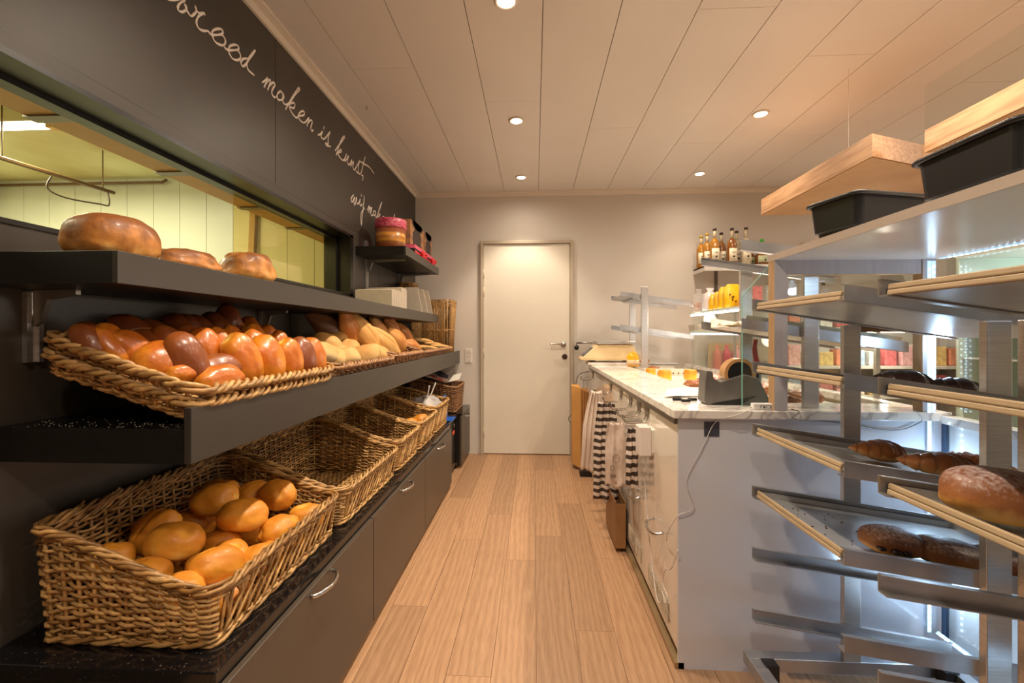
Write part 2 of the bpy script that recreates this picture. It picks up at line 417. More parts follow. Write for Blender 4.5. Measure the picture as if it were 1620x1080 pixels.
mb.build('rail', RUST, t)
MB().tube(smooth_path([(-0.03, 0.3, 0), (-0.06, 0.3, -0.08), (-0.02, 0.38, -0.12), (0, 0.6, -0.1), (-0.05, 0.72, -0.07), (-0.09, 0.75, 0.03)]), 0.006, 5).build('cable', M('dark_cable', (70, 55, 40), 0.5), t)
tag(MB().tube([(-4.9, 3.76, 2.53), (-3.3, 3.76, 2.53), (-3.26, 3.76, 2.55)], 0.012, 8).build('pipe', RUST), 'thin dark pipe running along the top of the kitchen wall', 'pipe')
tag(MB().hexa([(-2.60, 3.76, 0), (-2.55, 3.76, 0), (-2.55, 3.79, 0), (-2.60, 3.79, 0), (-2.49, 3.76, 2.45), (-2.44, 3.76, 2.45), (-2.44, 3.79, 2.45), (-2.49, 3.79, 2.45)]).build('lath', M('lath_wood', (196, 160, 110), 0.6)), 'long pale lath leaning on the kitchen wall', 'lath')

# door in the back wall
d = thing('door_1', 'white flush door in a pale metal frame at the end of the aisle', 'door', (-0.08, YB, 0)); d['kind'] = 'structure'
FR = M('door_frame_metal', (184, 170, 150), 0.4)
mb = MB()
mb.box(-0.455, -0.425, -0.035, 0, 0, 2.10); mb.box(0.425, 0.455, -0.035, 0, 0, 2.10); mb.box(-0.425, 0.425, -0.035, 0, 2.07, 2.10)
mb.build('door_frame', FR, d, bevel=0.004)
MB().box(-0.422, 0.422, -0.014, 0, 0.012, 2.066).build('door_panel', M('door_white', (226, 218, 202), 0.4), d)
mb = MB()
for z in (1.78, 1.6, 1.0, 0.22): mb.tube([(-0.424, -0.026, z - 0.05), (-0.424, -0.026, z + 0.05)], 0.007, 8)
mb.build('hinge', FR, d, smooth=True)
mb = MB().tube([(0.36, -0.014, 1.085), (0.36, -0.06, 1.085)], 0.010, 10).tube(smooth_path([(0.36, -0.06, 1.085), (0.30, -0.062, 1.088), (0.23, -0.06, 1.085)]), 0.009, 8)
mb.lathe([(0.026, -0.014), (0.026, -0.02)], (0.36, 0, 1.085), 20, 'y')
mb.build('door_handle', CHROME, d, smooth=True)
mb = MB().lathe([(0.026, -0.014), (0.026, -0.022), (0.012, -0.024)], (0.372, 0, 0.965), 20, 'y'); mb.build('lock', M('lock_dark', (90, 80, 72), 0.3, 0.9), d)
mb = MB().box(-0.035, 0.035, -0.008, 0, -0.07, 0.07); sw = mb.build('light_switch', M('switch_white', (235, 228, 218), 0.4), loc=(-0.655, YB, 0.97)); tag(sw, 'white three gang light switch left of the door', 'switch')
mb = MB()
for z in (-0.045, 0, 0.045): mb.box(-0.024, 0.024, -0.012, -0.008, z - 0.016, z + 0.016)
mb.build('rocker', M('rocker_white', (215, 206, 194), 0.35), sw)

# downlights
FACE = emis('lamp_face', (255, 240, 222), 14)
def ord_(n): return ['first', 'second', 'third', 'fourth', 'fifth', 'sixth', 'seventh', 'eighth', 'ninth', 'tenth', 'eleventh', 'twelfth'][n]
DL = ['recessed ceiling downlight over the aisle nearest the white door', 'recessed ceiling downlight over the aisle, second from the door', 'recessed ceiling downlight at the very top of the view above the aisle', 'recessed ceiling downlight overhead beside the camera', 'recessed ceiling downlight behind the camera above the aisle',
      'recessed ceiling downlight over the counter near the back wall', 'recessed ceiling downlight over the counter nearer the camera', 'recessed downlight above the wooden canopy', 'recessed downlight above the bread racks', 'recessed downlight behind the bread racks', 'recessed downlight above the shop floor by the back wall', 'recessed downlight above the middle of the shop floor', 'recessed downlight above the front of the shop floor']
for i, (x, y) in enumerate(DOWNLIGHTS):
    t = thing('downlight', DL[i], 'ceiling light', (x, y, ZC), group='round ceiling downlights')
    MB().lathe([(0.050, -0.001), (0.050, -0.007), (0.044, -0.010), (0.036, -0.006), (0.034, 0.0)], n=28).build('trim_ring', M('ring_white', (232, 222, 208), 0.35), t, smooth=True)
    MB().lathe([(0.033, -0.0075), (0.030, -0.0085)], n=24).build('lamp_face', FACE, t)
tag(MB().tube([(0, 0, 0), (0, 0, -0.012), (0.012, 0, -0.022)], 0.004, 6).build('ceiling_hook', CHROME, loc=(-1.03, 2.66, ZC)), 'tiny hook screwed into the ceiling boards near the charcoal wall', 'hook')

# ---------------------------------------------------------------- left side: cabinets, shelves
LETTER = M('white_chalk_paint', (240, 228, 216), 0.7)
BROOD=[[(1.38,2.325),(1.372,2.289),(1.375,2.268),(1.394,2.279),(1.414,2.295),(1.435,2.313),(1.447,2.318),(1.425,2.29),(1.417,2.27),(1.423,2.264),(1.436,2.27),(1.45,2.286),(1.454,2.299),(1.447,2.303),(1.453,2.292),(1.462,2.286),(1.475,2.284),(1.491,2.304),(1.499,2.32),(1.494,2.331),(1.5,2.321),(1.513,2.321),(1.535,2.338),(1.538,2.332)],[(1.537,2.338),(1.523,2.326),(1.507,2.304),(1.499,2.281),(1.504,2.269),(1.517,2.266),(1.537,2.275),(1.554,2.286),(1.571,2.285),(1.604,2.306),(1.628,2.327),(1.63,2.341),(1.611,2.334),(1.586,2.313),(1.575,2.296),(1.579,2.28),(1.593,2.271),(1.619,2.278),(1.638,2.291),(1.646,2.309),(1.638,2.32),(1.625,2.321)],[(1.638,2.283),(1.657,2.284),(1.689,2.303),(1.718,2.324),(1.72,2.338),(1.702,2.333),(1.673,2.31),(1.663,2.29),(1.669,2.275),(1.689,2.268),(1.718,2.282),(1.733,2.301),(1.729,2.315),(1.714,2.321)],[(1.775,2.324),(1.748,2.305),(1.735,2.282),(1.748,2.275),(1.77,2.301),(1.784,2.33),(1.826,2.39),(1.816,2.371),(1.779,2.318),(1.773,2.294),(1.784,2.28),(1.821,2.281)]]
MAKEN=[[(1.874,2.28),(1.899,2.305),(1.916,2.324),(1.889,2.267)],[(1.897,2.285),(1.923,2.319),(1.936,2.323),(1.915,2.27)],[(1.923,2.29),(1.946,2.318),(1.963,2.331),(1.971,2.324),(1.949,2.289),(1.949,2.27),(1.968,2.266),(1.99,2.286)],[(2.036,2.317),(2.016,2.32),(1.99,2.293),(1.99,2.273),(2.013,2.277),(2.042,2.304),(2.036,2.321),(2.033,2.296),(2.036,2.281),(2.054,2.278),(2.084,2.299),(2.141,2.371),(2.183,2.42),(2.173,2.423),(2.141,2.381),(2.096,2.316),(2.057,2.255)],[(2.072,2.283),(2.121,2.322),(2.141,2.322),(2.128,2.298),(2.09,2.285),(2.115,2.267),(2.154,2.263),(2.173,2.282),(2.221,2.309),(2.231,2.329),(2.207,2.324),(2.173,2.289),(2.18,2.271),(2.207,2.268),(2.238,2.281),(2.278,2.324),(2.256,2.269)],[(2.26,2.284),(2.285,2.311),(2.303,2.324),(2.311,2.316),(2.296,2.279),(2.307,2.267),(2.322,2.28)]]
ISKUNST=[[(2.445,2.358),(2.44,2.34)],[(2.372,2.276),(2.4,2.292),(2.429,2.323),(2.408,2.288),(2.425,2.28),(2.454,2.293),(2.518,2.36),(2.496,2.32),(2.492,2.277),(2.462,2.272),(2.475,2.262),(2.527,2.278)],[(2.582,2.276),(2.639,2.336),(2.714,2.412),(2.703,2.415),(2.658,2.366),(2.596,2.254)],[(2.605,2.267),(2.658,2.314),(2.668,2.305),(2.62,2.277),(2.649,2.263),(2.688,2.261),(2.714,2.28),(2.745,2.324),(2.719,2.282),(2.724,2.269),(2.776,2.323),(2.755,2.288),(2.771,2.267),(2.793,2.277),(2.825,2.318),(2.809,2.268)],[(2.814,2.279),(2.853,2.317),(2.842,2.276),(2.87,2.268),(2.899,2.302),(2.953,2.361),(2.929,2.318),(2.929,2.275),(2.894,2.269),(2.971,2.281),(3.021,2.373),(3.053,2.429)],[(2.953,2.361),(3.027,2.37),(3.132,2.385),(3.223,2.373)],[(2.983,2.274),(3.014,2.28),(3.002,2.244)]]
WIJ=[[(2.855,2.1),(2.814,2.062),(2.829,2.043),(2.855,2.07),(2.87,2.087),(2.859,2.052),(2.874,2.038),(2.89,2.068),(2.897,2.098),(2.905,2.066),(2.921,2.058),(2.945,2.078),(2.965,2.106),(2.953,2.071),(2.973,2.061),(2.994,2.08)],[(2.985,2.143),(2.981,2.129)],[(3.036,2.151),(3.027,2.102),(3.012,2.059),(3.037,2.063),(2.994,2.028),(2.973,1.99),(2.985,1.929),(2.998,1.997),(3.014,2.047)],[(3.087,2.062),(3.132,2.107),(3.11,2.053)],[(3.123,2.077),(3.159,2.105),(3.137,2.054)],[(3.146,2.077),(3.183,2.111),(3.159,2.06),(3.178,2.048),(3.206,2.066)],[(3.244,2.101),(3.216,2.09),(3.206,2.066),(3.225,2.061),(3.254,2.086),(3.254,2.104),(3.249,2.067),(3.274,2.063),(3.324,2.12),(3.391,2.206),(3.375,2.196),(3.334,2.144),(3.274,2.039)],[(3.304,2.071),(3.344,2.107),(3.349,2.094),(3.304,2.071),(3.319,2.048)],[(3.386,2.079),(3.439,2.107),(3.434,2.113),(3.396,2.089),(3.386,2.064)],[(3.677,2.168),(3.711,2.205),(3.69,2.158)]]

def lettering(strokes_list, r, label):
    mb = MB()
    for s in strokes_list:
        p = smooth_path([(XL, a, b) for a, b in s], 4)
        n = len(p); mb.tube(p, [r * (0.75 + 0.35 * abs(sin(i * 0.35))) for i in range(n)], 6, flat=(0.25, 1, 1))
    return tag(mb.build('wall_lettering', LETTER, smooth=True), label, 'wall lettering', 'white handwritten words on the charcoal wall')
lettering(BROOD, 0.0046, "white handwritten word 'brood' on the charcoal wall, cut by the top of the view")
lettering(MAKEN, 0.0046, "white handwritten word 'maken' on the charcoal wall above the hatch")
lettering(ISKUNST, 0.0050, "white handwritten words 'is kunst,' on the charcoal wall below the cornice")
lettering(WIJ, 0.0050, "white handwritten words 'wij maken' above the short shelf, partly behind the round tin")

def granite():
    m, nt, p = new_mat('black_granite'); N = nt.nodes; L = nt.links
    tc = N.new('ShaderNodeTexCoord'); v = N.new('ShaderNodeTexNoise'); v.inputs['Scale'].default_value = 160; v.inputs['Detail'].default_value = 2; L.new(tc.outputs['Object'], v.inputs[0])
    cr = N.new('ShaderNodeValToRGB'); e = cr.color_ramp.elements; e[0].position = 0.66; e[0].color = lin(17, 16, 17); e[1].position = 0.82; e[1].color = lin(124, 114, 100)
    L.new(v.outputs[0], cr.inputs[0]); L.new(cr.outputs[0], p.inputs['Base Color']); p.inputs['Roughness'].default_value = 0.12
    return m
GRAN = granite()
CABL = ['charcoal base cabinet with bow handle nearest the camera on the left', 'second charcoal base cabinet along the left, under the wicker baskets', 'third charcoal base cabinet along the left, beside the black gap unit', 'short charcoal base cabinet at the far end against the back wall']
for i, (y0, y1, zt) in enumerate([(0.89, 1.734, 0.455), (1.734, 2.572, 0.455), (2.572, 3.395, 0.455), (3.86, 4.355, 0.47)]):
    t = thing('base_cabinet', CABL[i], 'cabinet', (-0.66, (y0 + y1) / 2, 0), group='charcoal base cabinets')
    h = (y1 - y0) / 2
    MB().box(-0.525, -0.002, -h + 0.001, h - 0.001, 0.05, zt).build('body', BLACKEDGE, t)
    MB().box(-0.49, -0.03, -h + 0.001, h - 0.001, 0.0, 0.05).build('plinth', BLACKEDGE, t)
    dr = MB().box(0, 0.018, -h + 0.003, h - 0.003, 0.035, zt - 0.006).build('door', CAB, t, bevel=0.002)
    hy = {0: (1.24, 1.38), 1: (2.10, 2.24), 2: (2.88, 3.02), 3: (4.06, 4.18)}[i]; c = (y0 + y1) / 2
    a, b = hy[0] - c, hy[1] - c; hz = 0.428
    MB().tube(smooth_path([(0.018, a, hz), (0.03, a + 0.004, hz), (0.046, (a * 3 + b) / 4, hz), (0.052, (a + b) / 2, hz), (0.046, (a + 3 * b) / 4, hz), (0.03, b - 0.004, hz), (0.018, b, hz)]), 0.0055, 8, flat=(1, 1, 1.2)).build('handle', CHROME, dr, smooth=True)
tag(MB().box(-1.188, -0.655, 0.875, 3.40, 0.455, 0.485).build('worktop', GRAN, bevel=0.003), 'speckled black granite worktop on the left base cabinets', 'worktop')
tag(MB().box(-1.188, -0.640, 3.862, 4.358, 0.47, 0.485).build('worktop', GRAN), 'short black worktop on the far charcoal cabinet', 'worktop')
t = thing('undercounter_cooler', 'narrow black appliance with an orange sticker between two charcoal cabinets', 'appliance', (-0.70, 3.63, 0))
MB().box(-0.47, 0.0, -0.22, 0.22, 0.015, 0.455).build('body', BLACKPL, t, bevel=0.008)
MB().box(0.0, 0.012, -0.20, 0.20, 0.05, 0.36).build('door', M('black_door', (18, 18, 20), 0.2), t)
MB().box(0.012, 0.014, 0.05, 0.13, 0.335, 0.365).build('sticker', M('orange_sticker', (240, 90, 40), 0.5), t)
mb = MB().lathe([(0.018, 0), (0.016, 0.02)], (0, -0.1, 0.41), 14, 'x').lathe([(0.018, 0), (0.016, 0.02)], (0, 0.1, 0.41), 14, 'x'); mb.build('knob', CHROME, t)
MB().box(-0.45, -0.03, -0.21, 0.21, 0, 0.015).build('foot', BLACKEDGE, t)
tag(MB().box(-1.188, -0.68, 3.405, 3.858, 0.457, 0.480).build('tray', M('worn_black_metal', (60, 55, 50), 0.25, 0.7)), 'dark metal tray over the black appliance between the cabinets', 'tray')

def shelf(name, label, x1, y0, y1, z0, z1):
    t = thing(name, label, 'shelf', (XL, (y0 + y1) / 2, z0))
    h = (y1 - y0) / 2; d = x1 - XL
    MB().box(0.002, d - 0.012, -h, h, 0, z1 - z0).build('board', BLACKEDGE, t, bevel=0.001)
    MB().box(d - 0.012, d, -h, h, 0, z1 - z0).build('front_edge', BLACKLAM, t, bevel=0.001)
    return t
shelf('wall_shelf', 'long charcoal wall shelf holding the big loaves under the hatch', -0.85, 0.86, 3.86, 1.285, 1.352)
shelf('wall_shelf', 'short charcoal wall shelf high by the back wall with gift boxes', -0.85, 2.88, 3.88, 1.708, 1.766)
t = thing('bread_shelf', 'deep charcoal shelf with raised front edge carrying the tilted bread trays', 'shelf', (XL, 2.62, 0.90))
MB().box(0.002, 0.435, -1.705, 1.71, 0, 0.075).build('board', M('crumbed_black', (20, 19, 18), 0.3, rgb2=(26, 25, 24), vscale=100), t)
MB().box(0.435, 0.452, -1.705, 1.71, 0, 0.122).build('front_edge', BLACKLAM, t, bevel=0.002)
MB().prism([(0.0, -0.12), (0.30, -0.06), (0.43, 0.0), (0.0, 0.0)], 'y', 1.69, 1.71).build('end_bracket', M('grey_bracket', (150, 140, 125), 0.5), t)
# crumbs lying on the empty end of the shelf
mb = MB(); random.seed(3)
for i in range(120):
    x = random.uniform(-1.16, -0.77); y = 0.922 + abs(random.gauss(0, 0.05)); s = random.uniform(0.0004, 0.0012)
    if x < -1.17: continue
    mb.box(x, x + s * 2, y, y + s, 0.975, 0.975 + s)
cb = tag(mb.build('crumbs', M('crumb', (214, 200, 180), 0.8)), 'pale bread crumbs scattered on the near end of the bread shelf', 'crumbs'); cb['kind'] = 'stuff'

def bracket(y, z0, z1, arms, label):
    t = thing('wall_bracket', label, 'bracket', (XL, y, z0), group='steel shelf uprights on the charcoal wall')
    mb = MB().box(0.001, 0.006, -0.018, 0.018, 0, z1 - z0).box(0.006, 0.014, -0.018, -0.008, 0, z1 - z0).box(0.006, 0.014, 0.008, 0.018, 0, z1 - z0)
    mb.build('upright', STEEL, t)
    for (za, L) in arms:
        za -= z0
        MB().prism([(0.014, za), (L, za), (L, za - 0.010), (0.05, za - 0.022), (0.032, za - 0.075), (0.014, za - 0.085)], 'y', -0.006, 0.006).build('arm', M('arm_grey', (150, 146, 140), 0.35, 0.6), t)
for i, (y, z0, z1, arms) in enumerate([(0.985, 1.115, 1.28, [(1.284, 0.12)]), (1.862, 1.06, 1.28, [(1.284, 0.12)]), (2.72, 1.06, 1.28, [(1.284, 0.12)])]):
    bracket(y, z0, z1, arms, 'steel shelf upright under the long wall shelf, %s from the camera' % ord_(i))
bracket(3.06, 1.355, 1.84, [(1.707, 0.28)], 'steel shelf upright holding the near end of the short shelf')
bracket(3.80, 1.355, 1.84, [(1.707, 0.28)], 'steel shelf upright holding the far end of the short shelf')
bracket(3.15, 1.06, 1.28, [(1.284, 0.12)], 'steel shelf upright under the long wall shelf behind the leaning loaves')
bracket(3.80, 1.06, 1.28, [(1.284, 0.12)], 'steel shelf upright under the far end of the long wall shelf')

# ---------------------------------------------------------------- wicker
def rect_path(x0, x1, y0, y1, step, rc=0.02):
    """closed rounded rectangle, returns list of (x, y, nx, ny, side)"""
    pts = []
    segs = [((x1 - rc, y0), (x1, y0 + rc)), ]
    def line(a, b, nrm, side):
        L = math.hypot(b[0] - a[0], b[1] - a[1]); n = max(2, int(round(L / step)))
        for i in range(n): t = i / n; pts.append((a[0] + (b[0] - a[0]) * t, a[1] + (b[1] - a[1]) * t, nrm[0], nrm[1], side))
    def arc(c, a0, a1, side):
        for i in range(3):
            a = a0 + (a1 - a0) * (i + 0.0) / 3; pts.append((c[0] + rc * cos(a), c[1] + rc * sin(a), cos(a), sin(a), side))
    line((x0 + rc, y0), (x1 - rc, y0), (0, -1), 'near'); arc((x1 - rc, y0 + rc), -pi / 2, 0, 'c')
    line((x1, y0 + rc), (x1, y1 - rc), (1, 0), 'front'); arc((x1 - rc, y1 - rc), 0, pi / 2, 'c')
    line((x1 - rc, y1), (x0 + rc, y1), (0, 1), 'far'); arc((x0 + rc, y1 - rc), pi / 2, pi, 'c')
    line((x0, y1 - rc), (x0, y0 + rc), (-1, 0), 'back'); arc((x0 + rc, y0 + rc), pi, 1.5 * pi, 'c')
    return pts
def basket(label, loc, W, D, hb, hf, flare=0.02, pitch=0.0115, r=0.0042, stake=0.036, open_front=False, rot=(0, 0, 0), mat=None, group=None, name='wicker_basket', rimr=0.0062, braid=False, seed=0, topgap=None):
    """W: x size (back to aisle), D: y size. local x from 0 (back) to W (aisle side), y from 0 to D"""
    mat = mat or WICK; rnd = random.Random(seed)
    t = thing(name, label, 'basket', loc, rot, group)
    step = stake / 4
    base = rect_path(0, W, 0, D, step)
    n = len(base)
    def H(x):
        u = min(1, max(0, x / W)); s = u * u * (3 - 2 * u)
        return hb + (hf - hb) * (0.35 * u + 0.65 * s)
    def pt(i, f, off):
        x, y, nx, ny, sd = base[i % n]
        fl = flare * f + off
        return (x + nx * fl, y + ny * fl, f * H(x))
    mb = MB()
    rows = max(3, int(max(hb, hf) / pitch))
    amp = r * 1.25
    for k in range(rows):
        f = (k + 0.5) / rows; jrow = rnd.uniform(0, r * 0.6)
        run = []
        for i in range(n + 1):
            sd = base[i % n][4]
            skip = open_front and sd == 'front' and 0.16 < f < 0.80
            if topgap and topgap[0] < f < topgap[1]: skip = True
            if not skip:
                off = amp * cos(pi * i / 4 + (k % 2) * pi)
                jit = rnd.uniform(-1, 1) * r * 0.5 + jrow * sin(i * 0.13 + k)
                p = pt(i, f, off); run.append((p[0], p[1], p[2] + jit))
            if skip or i == n or (rnd.random() < 0.02 and len(run) > 8):
                if len(run) > 2: mb.tube(run, r * rnd.uniform(0.78, 1.12), 5)
                run = [run[-1]] if (run and not skip) else []
    mb.build('woven_wall', mat, t, smooth=True)
    mb = MB()
    for i in range(0, n, 4):
        sd = base[i][4]
        mb.tube([pt(i, f, 0) for f in (0, 0.33, 0.66, 1.0)], r * 1.05, 5)
    mb.build('stakes', mat, t, smooth=True)
    if open_front:
        mb = MB(); idx = [i for i in range(n) if base[i][4] == 'front']
        for a in range(0, len(idx) - 3, 4):
            for dd in (8, -8):
                b = min(len(idx) - 1, max(0, a + dd))
                P = []
                for q in range(5):
                    u = q / 4; ii = idx[int(a + (b - a) * u)]; P.append(pt(ii, 0.12 + 0.72 * u, 0.003 if dd > 0 else -0.003))
                mb.tube(P, r * 0.95, 5)
        mb.build('lattice_front', mat, t, smooth=True)
    # rim of several loosely twisted canes; a deep basket's back edge ends in loose slanting tips
    mb = MB(); m = n * 2; per = max(4, int(round(n * step / (0.13 if not braid else 0.085)))); ns = 4 if not braid else 3
    R = rimr * 1.25
    for q in range(ns):
        P = []; ph = rnd.uniform(0, 0.6)
        for i in range(m):
            x, y, nx, ny, sd = base[(i // 2) % n]; x2, y2, nx2, ny2, _ = base[((i + 1) // 2) % n]
            x = (x + x2) / 2; y = (y + y2) / 2; nx = (nx + nx2) / 2; ny = (ny + ny2) / 2
            wob = 0.35 * sin(i * 0.11 + q * 2)
            a = 2 * pi * (i / m * per + q / ns) + wob
            off = flare + R * 1.1 * cos(a)
            P.append((x + nx * off, y + ny * off, H(x) + R * 0.9 * sin(a) + 0.001 * sin(i * 0.7 + q)))
        mb.tube(P, rimr * rnd.uniform(0.72, 0.95) * (1.15 if braid else 0.9), 6, closed=True)
    if not braid:
        y = 0.0
        while y < D - 0.02:
            L_ = rnd.uniform(0.07, 0.11); o = -flare + rnd.uniform(-0.004, 0.004); r0 = rnd.uniform(0.0032, 0.0042)
            mb.tube([(o, y, hb - 0.035), (o + 0.004, y + L_ * 0.5, hb - 0.012), (o, min(D, y + L_), hb + rnd.uniform(0.008, 0.018))], r0, 5); y += 0.026
        for k in range(int(W / 0.05)):
            x = k * 0.05; L_ = 0.10
            for (yy, sg) in ((-flare, 1), (D + flare, 1)):
                mb.tube([(x, yy, H(x) - 0.03), (x + L_ * 0.5, yy + rnd.uniform(-0.006, 0.006), H(min(W, x + L_ * 0.5)) - 0.004), (min(W, x + L_), yy, H(min(W, x + L_)) + 0.004)], 0.0042, 5)
    mb.build('rim', mat, t, smooth=True)
    # foot braid and woven base
    mb = MB()
    for q in range(2):
        P = []
        for i in range(n):
            x, y, nx, ny, sd = base[i]; a = 2 * pi * (i / n * per + q / 2); R = rimr * 0.8
            P.append((x + nx * (0.003 + R * cos(a)), y + ny * (0.003 + R * cos(a)), R * 1.9 + R * sin(a)))
        mb.tube(P, rimr * 0.9, 5, closed=True)
    x = 0.01; k = 0
    while x < W - 0.01:
        P = [(x, D * j / 24, 0.008 + 0.0035 * cos(pi * j + (k % 2) * pi)) for j in range(25)]
        mb.tube(P, 0.004, 4); x += 0.0105; k += 1
    mb.build('woven_base', mat, t, smooth=True)
    return t
WB = 'wicker baskets on the granite worktop'
basket('large wicker basket full of golden crusty rolls, nearest the camera', (-1.105, 0.945, 0.485), 0.395, 0.565, 0.262, 0.135, open_front=True, mat=WICK, group=WB, seed=1)
basket('empty wicker basket right behind the basket of crusty rolls', (-1.105, 1.575, 0.485), 0.405, 0.575, 0.272, 0.135, open_front=True, group=WB, seed=2)
basket('empty wicker basket between the first empty one and the one with three rolls', (-1.105, 2.205, 0.485), 0.405, 0.37, 0.275, 0.155, open_front=True, group=WB, seed=3)
basket('wicker basket with three small golden rolls', (-1.105, 2.63, 0.485), 0.405, 0.40, 0.275, 0.165, open_front=True, group=WB, seed=4)
basket('wicker basket holding a clear plastic bag of bread', (-1.105, 3.085, 0.485), 0.40, 0.40, 0.275, 0.185, open_front=True, group=WB, seed=5)
basket('dark wicker basket stuffed with papers at the far end of the worktop', (-1.11, 3.90, 0.487), 0.40, 0.40, 0.30, 0.225, mat=WICK_D, group=WB, seed=6)
# shallow trays, leaning up towards the wall
TG = 'shallow wicker trays leaning on the bread shelf'
def tray(label, y0, y1, ang, depth=0.335, h=0.055, x1=-0.772, z=1.012, lower=True, seed=0, mat=None):
    # tray slopes up to the wall: local x=depth is the aisle edge
    c, s = cos(ang), sin(ang)
    ox = x1 - depth * c; oz = z + depth * s
    a = basket(label, (ox, y0, oz), depth, y1 - y0, h, h, flare=0.022, pitch=0.011, r=0.0045, stake=0.03, rot=(0, ang, 0), mat=mat, group=TG, name='wicker_tray', rimr=0.0062, seed=seed, braid=True)
    return a
AN = 0.33
tray('shallow wicker tray under the glossy brown milk rolls', 0.945, 1.57, AN, seed=11, mat=WICK)
tray('empty shallow wicker tray nested under the tray of milk rolls', 0.95, 1.565, AN - 0.02, z=0.990, x1=-0.778, h=0.045, seed=12, mat=WICK)
tray('shallow wicker tray under the pale floury rolls', 1.625, 2.27, 0.26, seed=13, mat=WICK_D)
tray('shallow wicker tray under the leaning baguettes', 2.32, 2.86, 0.26, seed=14, mat=WICK_D, h=0.065)
tray('shallow wicker tray under the flat breads at the far end', 2.92, 3.95, 0.12, depth=0.36, seed=15, mat=WICK_D)
# tall stick basket at the far end of the bread shelf
t = thing('tall_wicker_basket', 'tall upright stick basket at the far end of the bread shelf', 'basket', (-1.13, 4.03, 0.977))
base = rect_path(0, 0.335, 0, 0.28, 0.0115, 0.03); n = len(base); mb = MB()
for i in range(0, n, 1):
    x, y, nx, ny, _ = base[i]; f = 0.03
    mb.tube([(x, y, 0.0), (x + nx * 0.014, y + ny * 0.014, 0.27), (x + nx * f, y + ny * f, 0.525)], 0.0042, 5)
mb.build('stakes', WICK, t, smooth=True)
for (zc, rows) in ((0.02, 4), (0.235, 2), (0.47, 5)):
    mb = MB()
    for k in range(rows):
        z = zc + k * 0.0125; fl = 0.028 * z / 0.525
        mb.tube([(b[0] + b[2] * (fl + 0.006 * cos(pi * i / 2 + k * pi)), b[1] + b[3] * (fl + 0.006 * cos(pi * i / 2 + k * pi)), z) for i, b in enumerate(base)], 0.0048, 5, closed=True)
    mb.build('woven_band', WICK, t, smooth=True)

# ---------------------------------------------------------------- breads
ROLL = bread_mat('crusty_roll_crust', (204, 128, 34), (226, 156, 50), (238, 190, 98), rough=0.5, coat=0.1, blot=0.65)
MILK = bread_mat('glazed_milk_roll', (186, 100, 26), (228, 152, 44), (244, 200, 106), rough=0.36, coat=0.35, blot=0.75)
DARKM = bread_mat('dark_glazed_milk_roll', (126, 64, 26), (172, 100, 40), (222, 158, 78), rough=0.36, coat=0.35, blot=0.4)
PALE = bread_mat('floury_roll', (196, 146, 78), (212, 178, 118), (224, 202, 154), rough=0.7, coat=0, blot=0.5)
BAG = bread_mat('baguette_crust', (188, 116, 48), (216, 160, 88), (232, 198, 140), rough=0.5, coat=0.1)
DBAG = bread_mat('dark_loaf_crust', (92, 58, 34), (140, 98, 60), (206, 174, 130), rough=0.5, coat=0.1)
LOAF = bread_mat('loaf_crust', (130, 76, 30), (196, 128, 56), (226, 170, 94), rough=0.5, coat=0.15, blot=0.7)
SUG = bread_mat('sugared_bun', (96, 58, 42), (150, 92, 48), (226, 178, 88), rough=0.5, coat=0.1, sugar=0.55)
CROI = bread_mat('croissant_crust', (140, 78, 38), (190, 118, 62), (226, 174, 110), rough=0.35, coat=0.4)
CHOC = bread_mat('chocolate_croissant', (48, 26, 20), (78, 44, 32), (120, 74, 50), rough=0.35, coat=0.4)

def bun_mesh(name, a, b, c, seed=0, slit=None, nu=28, nv=18, taper=0.0, flat=0.25, noise_s=0.07, belly=2.3, spots=()):
    """long axis x (a), width y (b), height z (c); flat underside"""
    mb = MB(); att = []
    off = Vector((seed * 3.1, seed * 1.7, seed * 2.3))
    for j in range(nv + 1):
        th = pi * j / nv
        for i in range(nu):
            ph = 2 * pi * i / nu
            d = Vector((sin(th) * cos(ph), sin(th) * sin(ph), cos(th)))
            k = (abs(d.x) ** belly + abs(d.y) ** belly + abs(d.z) ** belly) ** (-1 / belly)
            p = d * k
            nz = noise.noise(d * 1.6 + off) * noise_s + noise.noise(d * 4 + off) * noise_s * 0.35
            p *= 1 + nz
            if taper: w_ = 1 - taper * abs(p.x) ** 2; p.y *= w_; p.z *= w_
            if p.z < 0: p.z *= (1 - flat)
            bake = 0.42 + 0.5 * p.z
            if slit:
                g = math.exp(-(p.y / slit[0]) ** 2) * max(0, 1 - (abs(p.x) / 0.85) ** 4) if p.z > 0 else 0
                p.z -= g * slit[1]; bake -= g * slit[2]
            for (dx, dy, dz, rad, dep) in spots:
                q = (d - Vector((dx, dy, dz)).normalized()).length / rad
                if q < 1.6: g = math.exp(-q ** 4); p -= d * (0.10 * g); bake -= dep * g
            mb.v.append((p.x * a, p.y * b, p.z * c)); att.append(bake)
    for j in range(nv):
        for i in range(nu):
            i2 = (i + 1) % nu; mb.face((j * nu + i, (j + 1) * nu + i, (j + 1) * nu + i2, j * nu + i2))
    mb.att = att; return mb

